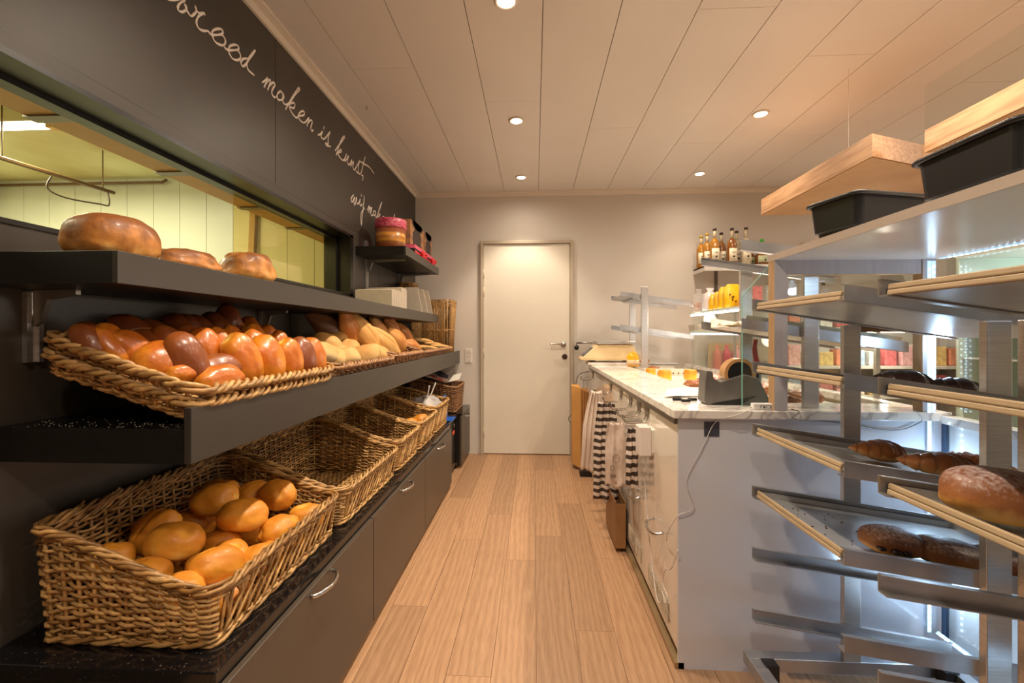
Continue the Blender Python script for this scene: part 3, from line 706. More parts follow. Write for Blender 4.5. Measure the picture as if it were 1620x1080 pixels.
def slash_mesh(a, b, c, seed, nsl=4, nu=32, nv=44):
    """baguette-like loaf along x with diagonal slashes"""
    mb = MB(); att = []; off = Vector((seed, seed * 2, 0))
    for j in range(nv + 1):
        t = j / nv; x = -1 + 2 * t; w_ = max(0.02, (1 - abs(x) ** 2.6)) ** 0.6
        for i in range(nu):
            ph = 2 * pi * i / nu; y, z = cos(ph) * w_, sin(ph) * w_
            k = 1 + 0.06 * noise.noise(Vector((x * 3, y, z)) + off)
            g = 0
            if z > 0:
                u = (x * 1.1 + y * 0.25) * nsl / 2; fr = abs((u % 1) - 0.5); g = max(0, 1 - fr / 0.13) * (1 - abs(y)) * (1 - x * x)
            zz = z * k - 0.16 * g; bake = 0.45 + 0.5 * z - 0.45 * g
            if z < 0: zz *= 0.7
            mb.v.append((x * a, y * k * b, zz * c)); att.append(bake)
    for j in range(nv):
        for i in range(nu):
            i2 = (i + 1) % nu; mb.face((j * nu + i, j * nu + i2, (j + 1) * nu + i2, (j + 1) * nu + i))
    mb.face(list(range(nu))); mb.face([nv * nu + i for i in range(nu)][::-1])
    mb.att = att; return mb

def croissant_mesh(L, R, seed=0, segs=9, bend=1.1, nu=22, nv=66):
    mb = MB(); att = []
    for j in range(nv + 1):
        t = j / nv; s = 2 * t - 1
        ang = s * bend; cx, cy = sin(ang) * L / (2 * bend) * 1.25, (1 - cos(ang)) * L / (2 * bend) * 0.9
        env = max(0.03, (1 - abs(s) ** 1.7)) ** 0.75
        st = (t * segs) % 1; ridge = 0.86 + 0.2 * (st if s < 0 else 1 - st) * 1.0
        tx, ty = cos(ang), sin(ang)
        for i in range(nu):
            ph = 2 * pi * i / nu; r_ = R * env * ridge * (1 + 0.05 * noise.noise(Vector((s * 5, cos(ph), sin(ph) + seed))))
            h = sin(ph); o = cos(ph)
            z = h * r_ * (0.85 if h > 0 else 0.6)
            mb.v.append((cx - ty * o * r_, cy + tx * o * r_, z)); att.append(0.45 + 0.45 * h * (0.5 + 0.5 * ridge) - 0.9 * (1 - min(1, (ridge - 0.86) / 0.12)) * 0.35)
    for j in range(nv):
        for i in range(nu):
            i2 = (i + 1) % nu; mb.face((j * nu + i, j * nu + i2, (j + 1) * nu + i2, (j + 1) * nu + i))
    mb.face(list(range(nu))); mb.face([nv * nu + i for i in range(nu)][::-1])
    mb.att = att; return mb

def proto(mbf, name, mat):
    o = mbf.build(name, mat, smooth=True); me = o.data; bpy.data.objects.remove(o); return me
def put(me, name, loc, rot, sc, label, cat, group):
    o = bpy.data.objects.new(name, me); COL.objects.link(o); o.location = loc; o.rotation_euler = rot
    o.scale = sc if isinstance(sc, (tuple, list)) else (sc, sc, sc)
    return tag(o, label, cat, group)

# crusty rolls, near basket.   x, y, z, yaw, pitch, scale, label
rollM = [proto(bun_mesh('r', 0.058, 0.049, 0.046, s, nu=40, nv=28, noise_s=0.09, slit=(0.10, 0.10, 0.15) if s == 1 else None, spots=[((0.2, 0.3, 0.9, 0.3, 0.6), (0.95, 0.1, 0.2, 0.22, 0.4)), ((1, 0, 0.1, 0.2, 0.4),), ((0.5, -0.5, 0.6, 0.25, 0.5), (-0.9, 0.2, 0.3, 0.25, 0.4)), ((-0.3, 0.2, 0.9, 0.42, 0.7),)][s]), 'crusty_roll', ROLL) for s in range(4)]
RL = [
 (-1.045, 1.425, 0.650, 0.2, 0.1, 1.0, 'golden crusty roll against the back left rim of the near basket'),
 (-0.955, 1.455, 0.635, 0.9, -0.2, 0.95, 'golden crusty roll in the back row, middle, half in shade'),
 (-0.860, 1.440, 0.640, -0.2, 0.2, 1.06, 'golden crusty roll highest at the back right of the near basket'),
 (-1.035, 1.300, 0.600, 0.5, 0.4, 0.92, 'shaded golden roll low behind the large central roll'),
 (-0.975, 1.305, 0.672, 0.1, -0.1, 1.12, 'golden roll with a dimpled top on the heap of the near basket'),
 (-0.855, 1.255, 0.645, 0.6, 0.15, 1.14, 'large golden roll split by the light edge, right of the heap centre'),
 (-0.765, 1.290, 0.590, 1.1, 0.0, 0.98, 'golden crusty roll beside the aisle rim, behind the largest one'),
 (-0.742, 1.405, 0.585, 0.3, 0.1, 0.90, 'golden crusty roll in the far right corner of the near basket'),
 (-1.050, 1.040, 0.620, 0.9, 0.2, 0.95, 'golden crusty roll leaning on the left rim of the near basket'),
 (-1.035, 1.160, 0.640, 1.25, -0.75, 1.05, 'pale topped roll tilted upright at the left of the near basket'),
 (-0.945, 1.115, 0.630, 0.15, 0.1, 1.18, 'large oval golden roll in the middle of the near basket'),
 (-0.890, 1.215, 0.585, 0.7, 0.1, 0.85, 'small golden roll tucked under the heap centre'),
 (-0.825, 1.160, 0.575, -0.6, 0.2, 0.9, 'golden roll half hidden behind the front right rolls'),
 (-0.935, 1.015, 0.598, 1.4, 0.3, 0.95, 'golden roll end on at the front left of the near basket'),
 (-0.840, 0.995, 0.570, 0.3, 0.0, 1.0, 'low golden roll at the very front of the near basket'),
 (-0.810, 1.085, 0.590, 0.8, 0.1, 1.08, 'golden roll with a pale ridge at the front right of the near basket'),
 (-0.752, 1.180, 0.560, 1.3, 0.1, 0.98, 'golden roll seen behind the lattice of the aisle side'),
 (-0.762, 1.060, 0.530, 0.2, 0.2, 0.95, 'lowest golden roll behind the lattice near the front corner'),
 (-1.02, 1.18, 0.545, 0.1, 0.1, 1.1, 'golden roll at the bottom left of the heap'), (-0.93, 1.37, 0.545, 0.4, 0.1, 1.1, 'golden roll at the bottom back of the heap'),
 (-0.86, 1.08, 0.535, 0.4, 0.1, 1.1, 'golden roll at the bottom front of the heap'), (-0.78, 1.36, 0.53, 0.4, 0.1, 1.0, 'golden roll at the bottom right of the heap'),
 (-0.95, 1.22, 0.55, 1.0, 0.0, 1.1, 'golden roll at the bottom centre of the heap'), (-1.02, 1.42, 0.56, 0.4, 0.1, 1.1, 'golden roll at the bottom back left of the heap'),
]
for i, (x, y, z, yw, pt_, s, lab) in enumerate(RL):
    put(rollM[i % 4], 'crusty_roll', (x, y, z), (0.1 * ((i * 7) % 5 - 2), pt_, yw), s, lab, 'bread roll', 'crusty rolls in the near basket')
for (x, y, z, yw, s, lab) in [(-0.80, 2.80, 0.60, 1.2, 1.0, 'oval golden roll, left one of three in the fourth basket'), (-0.76, 2.93, 0.605, 1.2, 0.95, 'golden roll, back right one of three in the fourth basket'), (-0.755, 2.77, 0.575, 0.4, 0.9, 'golden roll, front one of three in the fourth basket')]:
    put(rollM[0], 'crusty_roll', (x, y, z), (0, 0, yw), s, lab, 'bread roll', 'three rolls in the fourth basket')

put(rollM[2], 'crusty_roll', (-0.80, 2.86, 0.545), (0, 0, 0.3), 1.1, 'golden roll buried under the three rolls in the fourth basket', 'bread roll', 'three rolls in the fourth basket')
# glossy milk rolls on the first tray: px-derived rows, (x, y, z, lean, kind, scale, label)
milkM = [proto(bun_mesh('m', 0.072, 0.044, 0.042, s + 10, belly=2.2, noise_s=0.075, nu=36, nv=26, spots=((0.9, 0.4, 0.1, 0.4, 0.5),) if s else ()), 'milk_roll', MILK) for s in range(3)]
darkM = [proto(bun_mesh('m', 0.072, 0.044, 0.042, s + 20, belly=2.15, noise_s=0.05), 'milk_roll', DARKM) for s in range(3)]
roundM = proto(bun_mesh('m', 0.062, 0.058, 0.050, 31, belly=2.1, noise_s=0.05), 'milk_roll', MILK)
def pix(px, py, x):      # where the line of sight through a photo point meets the plane at this x
    c, s = 700 / sqrt(700 ** 2 + 36 ** 2), 36 / sqrt(700 ** 2 + 36 ** 2); a = (px - 810) / 700
    rx, ry, rz = c * a - s, s * a + c, -(py - 529) / 700; t = x / rx
    return (x, ry * t, 1.18 + rz * t)
def P_(px, py, x): return tuple(round(v, 3) for v in pix(px, py, x))
# lean: 0 lies along the shelf, 1 stands leaning to the wall
MR = [
 (147, 541, -1.09, 'd', 0.45, 0.85, 'dark milk roll at the far left end of the tray'),
 (214, 532, -1.09, 'd', 0.45, 1.05, 'broad dark milk roll standing behind the left end of the tray'),
 (250, 536, -1.08, 'd', 0.5, 0.95, 'very dark milk roll deep in shade in the back row'),
 (284, 529, -1.07, 'd', 0.6, 1.05, 'brown milk roll leaning left, in the back row by the shadow'),
 (301, 520, -1.10, 'd', 0.6, 0.8, 'small dark milk roll peeking up at the back'),
 (319, 527, -1.07, 'd', 0.6, 1.0, 'dark milk roll in the middle of the back row'),
 (343, 522, -1.07, 'd', 0.65, 1.0, 'amber topped milk roll in the back row beside the tallest one'),
 (362, 508, -1.09, 'd', 0.9, 0.95, 'tallest dark milk roll standing at the back of the tray'),
 (373, 526, -1.05, 'm', 0.8, 0.85, 'yellowish milk roll just under the tallest roll'),
 (396, 521, -1.07, 'm', 0.9, 0.8, 'pale sided milk roll right of the tallest roll'),
 (178, 546, -1.00, 'm', 0.5, 0.9, 'second milk roll from the left, amber top'),
 (210, 554, -0.96, 'm', 0.35, 0.95, 'brown milk roll with a knot behind the round one'),
 (329, 553, -0.92, 'm', 0.75, 1.0, 'bright yellow gold milk roll in the middle of the tray'),
 (346, 548, -0.97, 'm', 0.75, 0.95, 'milk roll squeezed behind the bright yellow gold one'),
 (401, 537, -0.98, 'm', 0.8, 0.95, 'milk roll behind the tall ones, right of centre'),
 (427, 535, -0.99, 'm', 0.7, 0.85, 'small bright milk roll at the back right'),
 (444, 545, -0.96, 'm', 0.8, 0.85, 'small amber milk roll behind the upright brown one'),
 (254, 571, -0.83, 'r', 0.15, 1.0, 'big round golden milk roll with a navel at the tray front'),
 (295, 568, -0.86, 'd', 0.8, 1.05, 'reddish brown milk roll standing beside the big round one'),
 (288, 588, -0.84, 'm', 0.0, 0.5, 'small pale milk roll wedged low beside the round one'),
 (345, 581, -0.81, 'd', 0.0, 0.95, 'brown milk roll lying flat on a pale one at the tray front'),
 (348, 598, -0.80, 'm', 0.0, 0.9, 'pale cut milk roll lying lowest at the tray front'),
 (383, 567, -0.84, 'm', 0.8, 1.18, 'tall golden milk roll with a wrinkled side in the front row'),
 (402, 551, -0.90, 'm', 0.85, 1.0, 'golden milk roll half hidden between two tall ones'),
 (422, 566, -0.84, 'm', 0.88, 1.12, 'tall golden milk roll leaning left in the front row'),
 (456, 567, -0.81, 'm', 0.98, 1.08, 'upright amber milk roll standing clear at the right of the front row'),
 (478, 564, -0.84, 'd', 0.95, 1.08, 'upright reddish milk roll, second from the right end'),
 (494, 563, -0.86, 'm', 0.95, 1.05, 'upright milk roll at the right end of the tray'),
 (236, 549, -1.0, 'd', 0.3, 0.9, 'dark milk roll between the back row and the round one'),
 (270, 548, -0.98, 'd', 0.6, 0.95, 'shaded milk roll in the second row behind the round one'),
 (306, 545, -1.0, 'd', 0.6, 0.95, 'shaded milk roll in the second row behind the reddish one'),
 (369, 543, -0.98, 'm', 0.7, 0.95, 'milk roll in the second row below the tallest one'),
]
for i, (px, py, x, k, lean, s, lab) in enumerate(MR):
    # centre of the roll sits a little above the sloping tray floor
    q = pix(px, py, -1.0); kx, kz = -1.0, q[2] - 1.18; hh = 0.050 + 0.028 * lean
    t_ = (1.02 - 0.772 * 0.345 + hh - 1.18) / (kz + 0.345 * kx) if abs(kz + 0.345 * kx) > 1e-4 else 1.05
    t_ = min(1.06, max(0.80, t_)); x_, y_, z_ = round(kx * t_, 3), round(q[1] * t_, 3), round(1.18 + kz * t_, 3)
    me = roundM if k == 'r' else (milkM if k == 'm' else darkM)[i % 3]
    if lean > 0.2:   # long axis tips up and back towards the wall
        tilt = radians(25 + 58 * lean); az = radians(205 + 25 * ((i * 5) % 7 - 3) / 3)
        d = Vector((cos(az) * cos(tilt), sin(az) * cos(tilt), sin(tilt)))
    else:
        d = Vector((0.25, 1, 0.05 if k != 'r' else 0.3)).normalized()
    up = Vector((0.75, -0.55, 0.5)); up = (up - d * up.dot(d)).normalized(); yv = up.cross(d)
    R = Matrix((d, yv, up)).transposed().to_euler()
    put(me, 'milk_roll', (x_, y_, z_ - 0.004), R, s * 0.96, lab, 'milk roll', 'milk rolls on the first tray')

# pale floury rolls on the second tray
paleM = [proto(bun_mesh('p', 0.066, 0.055, 0.047, s + 40, slit=(0.16, 0.06, 0.0), noise_s=0.06), 'floury_roll', PALE) for s in range(2)]
for (px, py, x, s, lab) in [
 (516, 545, -0.95, 1.1, 'grey floured roll standing highest at the left of the pale rolls'), (530, 541, -0.99, 1.0, 'grey floured roll behind the highest pale roll'),
 (509, 562, -0.84, 1.05, 'pale roll half hidden by the last milk roll'), (524, 565, -0.83, 1.0, 'pale round roll in the front left of its tray'),
 (534, 559, -0.88, 1.0, 'pale roll in the second row of its tray'), (550, 553, -0.92, 1.1, 'pale creamy roll at the back middle of its tray'),
 (546, 570, -0.82, 1.15, 'long pale roll lying at the front of its tray'), (575, 565, -0.83, 1.2, 'pale roll with a golden base at the front right of its tray'),
 (583, 559, -0.86, 1.0, 'pale roll tucked behind the front right one'), (596, 561, -0.84, 1.15, 'last pale roll at the right end of its tray')]:
    x_, y_, z_ = P_(px, py, x); put(paleM[int(px) % 2], 'floury_roll', (x_, y_, z_), (0.2, -0.3, px * 0.7), s, lab, 'bread roll', 'pale floury rolls on the second tray')
# leaning loaves on the third tray
bagM = proto(bun_mesh('b', 0.145, 0.060, 0.052, 61, slit=(0.2, 0.12, 0.25), taper=0.45, nu=32, nv=30, belly=2.0, noise_s=0.12), 'pointed_loaf', BAG)
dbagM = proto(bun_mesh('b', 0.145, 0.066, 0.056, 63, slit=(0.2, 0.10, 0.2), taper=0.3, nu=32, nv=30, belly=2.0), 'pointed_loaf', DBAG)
pbagM = proto(bun_mesh('b', 0.145, 0.055, 0.045, 65, slit=(0.12, 0.08, 0.05), taper=0.45, nu=32, nv=30, belly=2.0, noise_s=0.12), 'pointed_loaf', PALE)
for i, (px, py, x, m, tilt, s, lab) in enumerate([
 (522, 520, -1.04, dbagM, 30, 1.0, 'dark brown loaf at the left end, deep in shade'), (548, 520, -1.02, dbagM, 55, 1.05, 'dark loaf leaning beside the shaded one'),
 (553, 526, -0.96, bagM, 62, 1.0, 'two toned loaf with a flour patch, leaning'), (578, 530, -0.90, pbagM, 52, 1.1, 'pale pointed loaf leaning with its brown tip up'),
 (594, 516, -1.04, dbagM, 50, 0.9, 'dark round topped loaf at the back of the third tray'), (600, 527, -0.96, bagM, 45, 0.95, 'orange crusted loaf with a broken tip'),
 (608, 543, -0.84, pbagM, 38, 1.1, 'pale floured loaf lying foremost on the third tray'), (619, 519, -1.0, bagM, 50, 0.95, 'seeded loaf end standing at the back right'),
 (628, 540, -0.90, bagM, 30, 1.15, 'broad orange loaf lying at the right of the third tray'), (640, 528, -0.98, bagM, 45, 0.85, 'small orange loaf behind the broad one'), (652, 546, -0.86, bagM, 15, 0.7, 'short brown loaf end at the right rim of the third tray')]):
    x_, y_, z_ = P_(px, py, x); t_ = radians(tilt); az = radians(235 + (i % 3) * 12)
    d = Vector((cos(az) * cos(t_), sin(az) * cos(t_), sin(t_))); up = Vector((0.7, -0.6, 0.6)); up = (up - d * up.dot(d)).normalized()
    put(m, 'pointed_loaf', (x_, y_, z_), Matrix((d, up.cross(d), up)).transposed().to_euler(), s, lab, 'loaf', 'leaning loaves on the third tray')
flatM = proto(bun_mesh('f', 0.16, 0.055, 0.022, 71, noise_s=0.12, nu=32, nv=22), 'flat_bread', PALE)
for (px, py, x, lab) in [(668, 539, -0.95, 'flat pale bread at the back of the last tray'), (677, 551, -0.83, 'flat pale bread at the front left of the last tray'), (686, 545, -0.88, 'flat pale bread in the middle of the last tray'), (699, 549, -0.80, 'flat pale bread at the right end of the last tray')]:
    x_, y_, z_ = P_(px, py, x); put(flatM, 'flat_bread', (x_, y_, z_), (0, 0.1, 1.3), 1.0, lab, 'flat bread', 'flat breads on the last tray')
# big loaves on the upper shelf
lm = proto(bun_mesh('l', 0.118, 0.080, 0.062, 81, noise_s=0.06, nu=48, nv=32, belly=2.7, slit=None, flat=0.2), 'loaf', LOAF)
put(lm, 'bread_loaf', (-1.0, 1.000, 1.398), (0, 0, 1.50), (0.72, 1.0, 1.0), 'big brown loaf with a bulging top at the near end of the upper shelf', 'loaf', 'large loaves on the upper shelf')
lm2 = proto(bun_mesh('l', 0.118, 0.085, 0.055, 83, slit=(0.35, 0.12, 0.3), noise_s=0.12, nu=48, nv=32, belly=2.3), 'loaf', LOAF)
put(lm2, 'bread_loaf', (-1.03, 1.25, 1.385), (0, 0, 1.55), (0.84, 1, 0.85), 'low cracked brown loaf in the middle of the upper shelf', 'loaf', 'large loaves on the upper shelf')
put(lm2, 'bread_loaf', (-1.01, 1.51, 1.40), (0, 0, 1.45), (0.74, 1.0, 1.35), 'round cracked loaf at the right of the three on the upper shelf', 'loaf', 'large loaves on the upper shelf')

# ---------------------------------------------------------------- gifts and card on the left shelves
t = thing('round_tin', 'round hat box tin in pink and brown stripes on the short high shelf', 'tin', (-1.00, 3.03, 1.767))
def tin_mat():
    m, nt, p = new_mat('tin_stripes'); N = nt.nodes; L = nt.links
    tc = N.new('ShaderNodeTexCoord'); sx = N.new('ShaderNodeSeparateXYZ'); L.new(tc.outputs['Object'], sx.inputs[0])
    mr = N.new('ShaderNodeMapRange'); mr.inputs[2].default_value = 0.2; L.new(sx.outputs[2], mr.inputs[0])
    cr = N.new('ShaderNodeValToRGB'); L.new(mr.outputs[0], cr.inputs[0]); cr.color_ramp.elements[0].color = lin(160, 84, 48); cr.color_ramp.elements[1].color = lin(150, 80, 62)
    for pos, c in ((0.22, (150, 92, 44)), (0.27, (214, 150, 62)), (0.38, (176, 110, 48)), (0.48, (226, 160, 70)), (0.56, (150, 84, 50)), (0.9, (160, 80, 66))):
        e = cr.color_ramp.elements.new(pos); e.color = lin(*c)
    L.new(cr.outputs[0], p.inputs['Base Color']); p.inputs['Roughness'].default_value = 0.3; return m
MB().lathe([(0.092, 0.0), (0.098, 0.003), (0.103, 0.15)], n=40).build('body', tin_mat(), t, smooth=True)
MB().lathe([(0.106, 0.142), (0.108, 0.144), (0.108, 0.198), (0.104, 0.204), (0.0, 0.206)], n=40).build('lid', M('pink_lid', (176, 40, 70), 0.4, rgb2=(232, 120, 140), vscale=70), t, smooth=True)
def giftbox(y0, y1, label):
    t = thing('gift_box', label, 'box', (-1.02, (y0 + y1) / 2, 1.767), group='black and pink gift boxes on the short shelf'); h = (y1 - y0) / 2
    MB().box(-0.13, 0.13, -h, h, 0, 0.062).build('body', M('gift_black', (36, 30, 32), 0.4), t)
    MB().box(-0.134, 0.134, -h - 0.004, h + 0.004, 0.055, 0.082).build('lid', M('gift_pink', (226, 70, 110), 0.45, rgb2=(240, 120, 150), vscale=120), t)
    mb = MB().box(0.131, 0.137, -h, h, 0.018, 0.036)
    for sg in (-1, 1):
        mb.tube(smooth_path([(0.139, 0, 0.03), (0.15, sg * 0.045, 0.058), (0.15, sg * 0.07, 0.036), (0.139, 0, 0.03)]), 0.0085, 6)
        mb.tube([(0.139, 0, 0.03), (0.145, sg * 0.05, 0.006)], 0.008, 5)
    mb.build('ribbon_bow', M('red_ribbon', (232, 34, 52), 0.4), t, smooth=True)
giftbox(3.24, 3.66, 'black and pink gift box with red bow, the near one of the pair')
giftbox(3.68, 3.87, 'black and pink gift box with red bow, the far one of the pair')
BULL = [(-0.10, -0.10), (-0.10, 0.0), (-0.06, 0.03), (-0.05, 0.05), (-0.085, 0.058), (-0.105, 0.08), (-0.10, 0.10), (-0.118, 0.085), (-0.115, 0.06), (-0.09, 0.045), (-0.06, 0.04), (-0.035, 0.055), (0.03, 0.055), (0.055, 0.04), (0.085, 0.045), (0.112, 0.06), (0.112, 0.085), (0.096, 0.10), (0.10, 0.078), (0.08, 0.058), (0.05, 0.05), (0.05, 0.03), (0.09, 0.0), (0.07, -0.04), (0.08, -0.10)]
def photobox(y0, y1, label, s):
    t = thing('photo_box', label, 'box', (-1.04, (y0 + y1) / 2, 1.851), group='sunset photo boxes on the gift boxes'); h = (y1 - y0) / 2
    MB().box(-0.10, 0.12, -h, h, 0, 0.185).build('body', M('photo_print', (126, 92, 78), 0.35, rgb2=(196, 138, 84), vscale=7, stretch=(1, 1, 4)), t)
    MB().prism([(a * s, 0.103 + b * 0.95) for a, b in BULL], 'x', 0.1202, 0.1222).build('silhouette', M('print_dark', (50, 38, 36), 0.4), t)
photobox(3.235, 3.63, 'photo printed box with a horned bull silhouette, the near one', 1.3)
photobox(3.66, 3.92, 'photo printed box with a horned bull silhouette, the far one', 0.95)
KRAFT = M('grey_card', (198, 184, 164), 0.7, var=0.05, vscale=30)
mb = MB(); nsh = 14
for i in range(nsh):
    y = 2.78 + i * 0.0; 
t = thing('cardboard_stack', 'stack of flattened grey cake boxes standing on the upper shelf', 'cardboard', (-1.03, 2.95, 1.353))
for i in range(16):
    yy = -0.17 + i * 0.021; hh = 0.115 + (0.03 if i > 9 else 0) + 0.004 * (i % 3)
    mb = MB(); mb.box(-0.12, 0.12, yy, yy + 0.012, 0, hh); mb.build('card', KRAFT, t, bevel=0.002)
for i, (y, x, L) in enumerate([(3.36, -0.97, 'tall grey cake card leaning just right of the card stack'), (3.50, -0.96, 'tall grey cake card leaning, middle one of three'), (3.62, -0.95, 'tall grey cake card leaning nearest the end of the shelf')]):
    tag(MB().hexa([(-0.11, -0.004, 0), (0.10, -0.004, 0), (0.10, 0.004, 0), (-0.11, 0.004, 0), (-0.11, -0.034, 0.19), (0.07, -0.034, 0.19), (0.07, -0.026, 0.19), (-0.11, -0.026, 0.19)]).build('cake_card', KRAFT, loc=(x, y + 0.03, 1.354)), L, 'card', 'leaning cake cards on the upper shelf')
basket('narrow dark wicker basket standing under the short shelf', (-1.15, 3.70, 1.353), 0.12, 0.14, 0.26, 0.26, flare=0.004, name='narrow_wicker_basket', seed=31)

# bag, card and papers among the far baskets
t = tag(bun_mesh('bagb', 0.11, 0.09, 0.075, 91, noise_s=0.35, nu=32, nv=22, belly=2).build('plastic_bag', film('bag_film', (226, 222, 222), 0.45), smooth=True, loc=(-0.82, 3.30, 0.65)), 'clear plastic bag with knotted ears lying in the fifth basket', 'plastic bag')
mb = MB()
for sg in (-1, 1):
    mb.sheet(7, 7, lambda u, v, sg=sg: (0.02 + 0.03 * v, sg * 0.05 + (u - 0.5) * 0.04 + sg * v * 0.05, 0.05 + v * 0.10 + 0.01 * sin(u * 9)), (0.0015, 0, 0))
mb.build('knotted_ear', M('white_film', (222, 214, 208), 0.35), t, smooth=True)
bun_mesh('bb', 0.07, 0.06, 0.045, 92).build('wrapped_bread', M('white_wrap', (225, 214, 200), 0.5), t, smooth=True)
t = thing('blue_card_holder', 'small blue plastic card holder on the granite edge beside the bagged bread', 'card holder', (-0.705, 3.60, 0.4865))
BL = M('blue_plastic', (24, 96, 190), 0.3)
MB().box(-0.03, 0.045, -0.09, 0.09, 0, 0.004).hexa([(-0.03, -0.085, 0.004), (-0.024, -0.085, 0.004), (-0.024, 0.085, 0.004), (-0.03, 0.085, 0.004), (-0.045, -0.085, 0.19), (-0.039, -0.085, 0.19), (-0.039, 0.085, 0.19), (-0.045, 0.085, 0.19)]).build('holder', BL, t)
mb = MB(); mb.tube(smooth_path([(-0.021, 0.02, 0.05), (-0.024, 0.0, 0.07), (-0.027, 0.025, 0.09), (-0.030, 0.005, 0.11), (-0.033, 0.02, 0.13)]), 0.002, 4)
mb.build('white_script', LETTER, t)
PAP = M('paper_white', (238, 230, 218), 0.6)
tag(MB().sheet(8, 8, lambda u, v: (-1.03 + 0.22 * u, 4.02 + 0.2 * v, 0.80 - 0.06 * u + 0.02 * sin(v * 4)), (0, 0, 0.004)).build('magazine', M('red_print', (190, 40, 40), 0.4, rgb2=(230, 214, 200), vscale=14), smooth=False), 'red and white printed leaflet tucked in the dark basket', 'leaflet')
tag(MB().sheet(6, 6, lambda u, v: (-0.84 + 0.14 * u, 4.06 + 0.16 * v, 0.73 + 0.03 * u + 0.045 * v), (0, 0, 0.006)).build('note_pad', PAP), 'white paper pad sticking up from the dark basket', 'note pad')
tag(MB().sheet(6, 6, lambda u, v: (-1.0 + 0.2 * u, 4.1 + 0.14 * v, 0.855 - 0.12 * u + 0.02 * v), (0, 0, 0.01)).build('folder', M('dark_blue_card', (42, 44, 60), 0.4)), 'dark blue folded card on top of the papers in the dark basket', 'folder')

# ---------------------------------------------------------------- service counter on the right
def marble():
    m, nt, p = new_mat('white_marble'); N = nt.nodes; L = nt.links
    tc = N.new('ShaderNodeTexCoord'); nz = N.new('ShaderNodeTexNoise'); nz.inputs['Scale'].default_value = 5; nz.inputs['Detail'].default_value = 8; nz.inputs['Distortion'].default_value = 1.8
    L.new(tc.outputs['Object'], nz.inputs[0]); cr = N.new('ShaderNodeValToRGB'); e = cr.color_ramp.elements
    e[0].position = 0.38; e[0].color = lin(222, 214, 206); e[1].position = 0.62; e[1].color = lin(232, 226, 218)
    x = e.new(0.5); x.color = lin(176, 168, 164); x = e.new(0.47); x.color = lin(220, 213, 206); x = e.new(0.53); x.color = lin(222, 216, 208)
    L.new(nz.outputs[0], cr.inputs[0]); L.new(cr.outputs[0], p.inputs['Base Color']); p.inputs['Roughness'].default_value = 0.12; return m
MARB = marble()
ENDP = M('end_panel_laminate', (204, 204, 210), 0.16, coat=0.3)
t = thing('service_counter', 'white glossy shop counter with bags hanging on its aisle side', 'counter', (0.94, 2.85, 0))
x0, x1, y0, y1 = 0.506 - 0.94, 1.40 - 0.94, 1.59 - 2.85, 4.20 - 2.85
MB().box(x0 + 0.012, x1 - 0.012, y0 + 0.012, y1, 0.04, 0.84).build('body', M('counter_core', (206, 198, 188), 0.4), t)
MB().box(x0, x1, y0, y0 + 0.011, 0.0, 0.884).build('end_panel', ENDP, t)
for i, (a, b) in enumerate([(1.603, 2.075), (2.08, 2.62), (2.625, 3.4), (3.405, 4.19)]):
    dr = MB().box(x0, x0 + 0.011, a - 2.85, b - 2.85, 0.06, 0.862).build('door', WHITEGLOSS, t)
    if i < 2:
        c = [1.84, 2.22][i] - 2.85
        MB().tube(smooth_path([(x0, c - 0.07, 0.40), (x0 - 0.035, c - 0.06, 0.39), (x0 - 0.045, c, 0.385), (x0 - 0.035, c + 0.06, 0.39), (x0, c + 0.07, 0.40)]), 0.005, 7).build('handle', CHROME, dr, smooth=True)
        va, vb = [(1.70, 1.99), (2.13, 2.40)][i]
        mb = MB().box(x0 - 0.001, x0 + 0.001, va - 2.85, vb - 2.85, 0.095, 0.165)
        gr = mb.build('vent_grille', M('vent_dark', (60, 54, 50), 0.5), dr)
        mb = MB()
        for k in range(7): mb.box(x0 - 0.004, x0 - 0.001, va - 2.85, vb - 2.85, 0.096 + k * 0.0105, 0.1005 + k * 0.0105)
        for k in range(5): mb.box(x0 - 0.0045, x0 - 0.001, va - 2.85 + (vb - va) * k / 4 - 0.002, va - 2.85 + (vb - va) * k / 4 + 0.002, 0.095, 0.168)
        mb.build('louvre', M('louvre_beige', (196, 178, 154), 0.4), gr)
MB().box(x0 + 0.02, x0 + 0.03, y0 + 0.012, y1, 0, 0.06).build('plinth', M('plinth_white', (214, 205, 190), 0.3), t)
MB().box(x0 - 0.012, x0 + 0.02, y0 + 0.0, y1, 0, 0.022).build('kick_strip', M('brass_strip', (170, 146, 110), 0.35, 0.6), t)
MB().box(x1 - 0.011, x1, y0 + 0.012, y1, 0.0, 0.884).build('customer_panel', WHITE, t)
MB().box(x0 + 0.012, x1 - 0.012, y0 + 0.18, y1, 0.84, 0.868).build('display_deck', M('deck_white', (206, 200, 190), 0.25), t)
mb = MB().box(0.485 - 0.94, 0.785 - 0.94, 1.57 - 2.85, 4.08 - 2.85, 0.886, 0.916).box(0.785 - 0.94, 1.41 - 0.94, 1.57 - 2.85, 1.765 - 2.85, 0.886, 0.916).box(1.36 - 0.94, 1.41 - 0.94, 1.765 - 2.85, 4.08 - 2.85, 0.886, 0.916)
mb.build('marble_top', MARB, t, bevel=0.003)
mb = MB().box(0.495 - 0.94, 0.506 - 0.94, 1.60 - 2.85, 4.05 - 2.85, 0.862, 0.884); mb.build('edge_channel', M('channel_metal', (120, 110, 98), 0.3, 0.9), t)
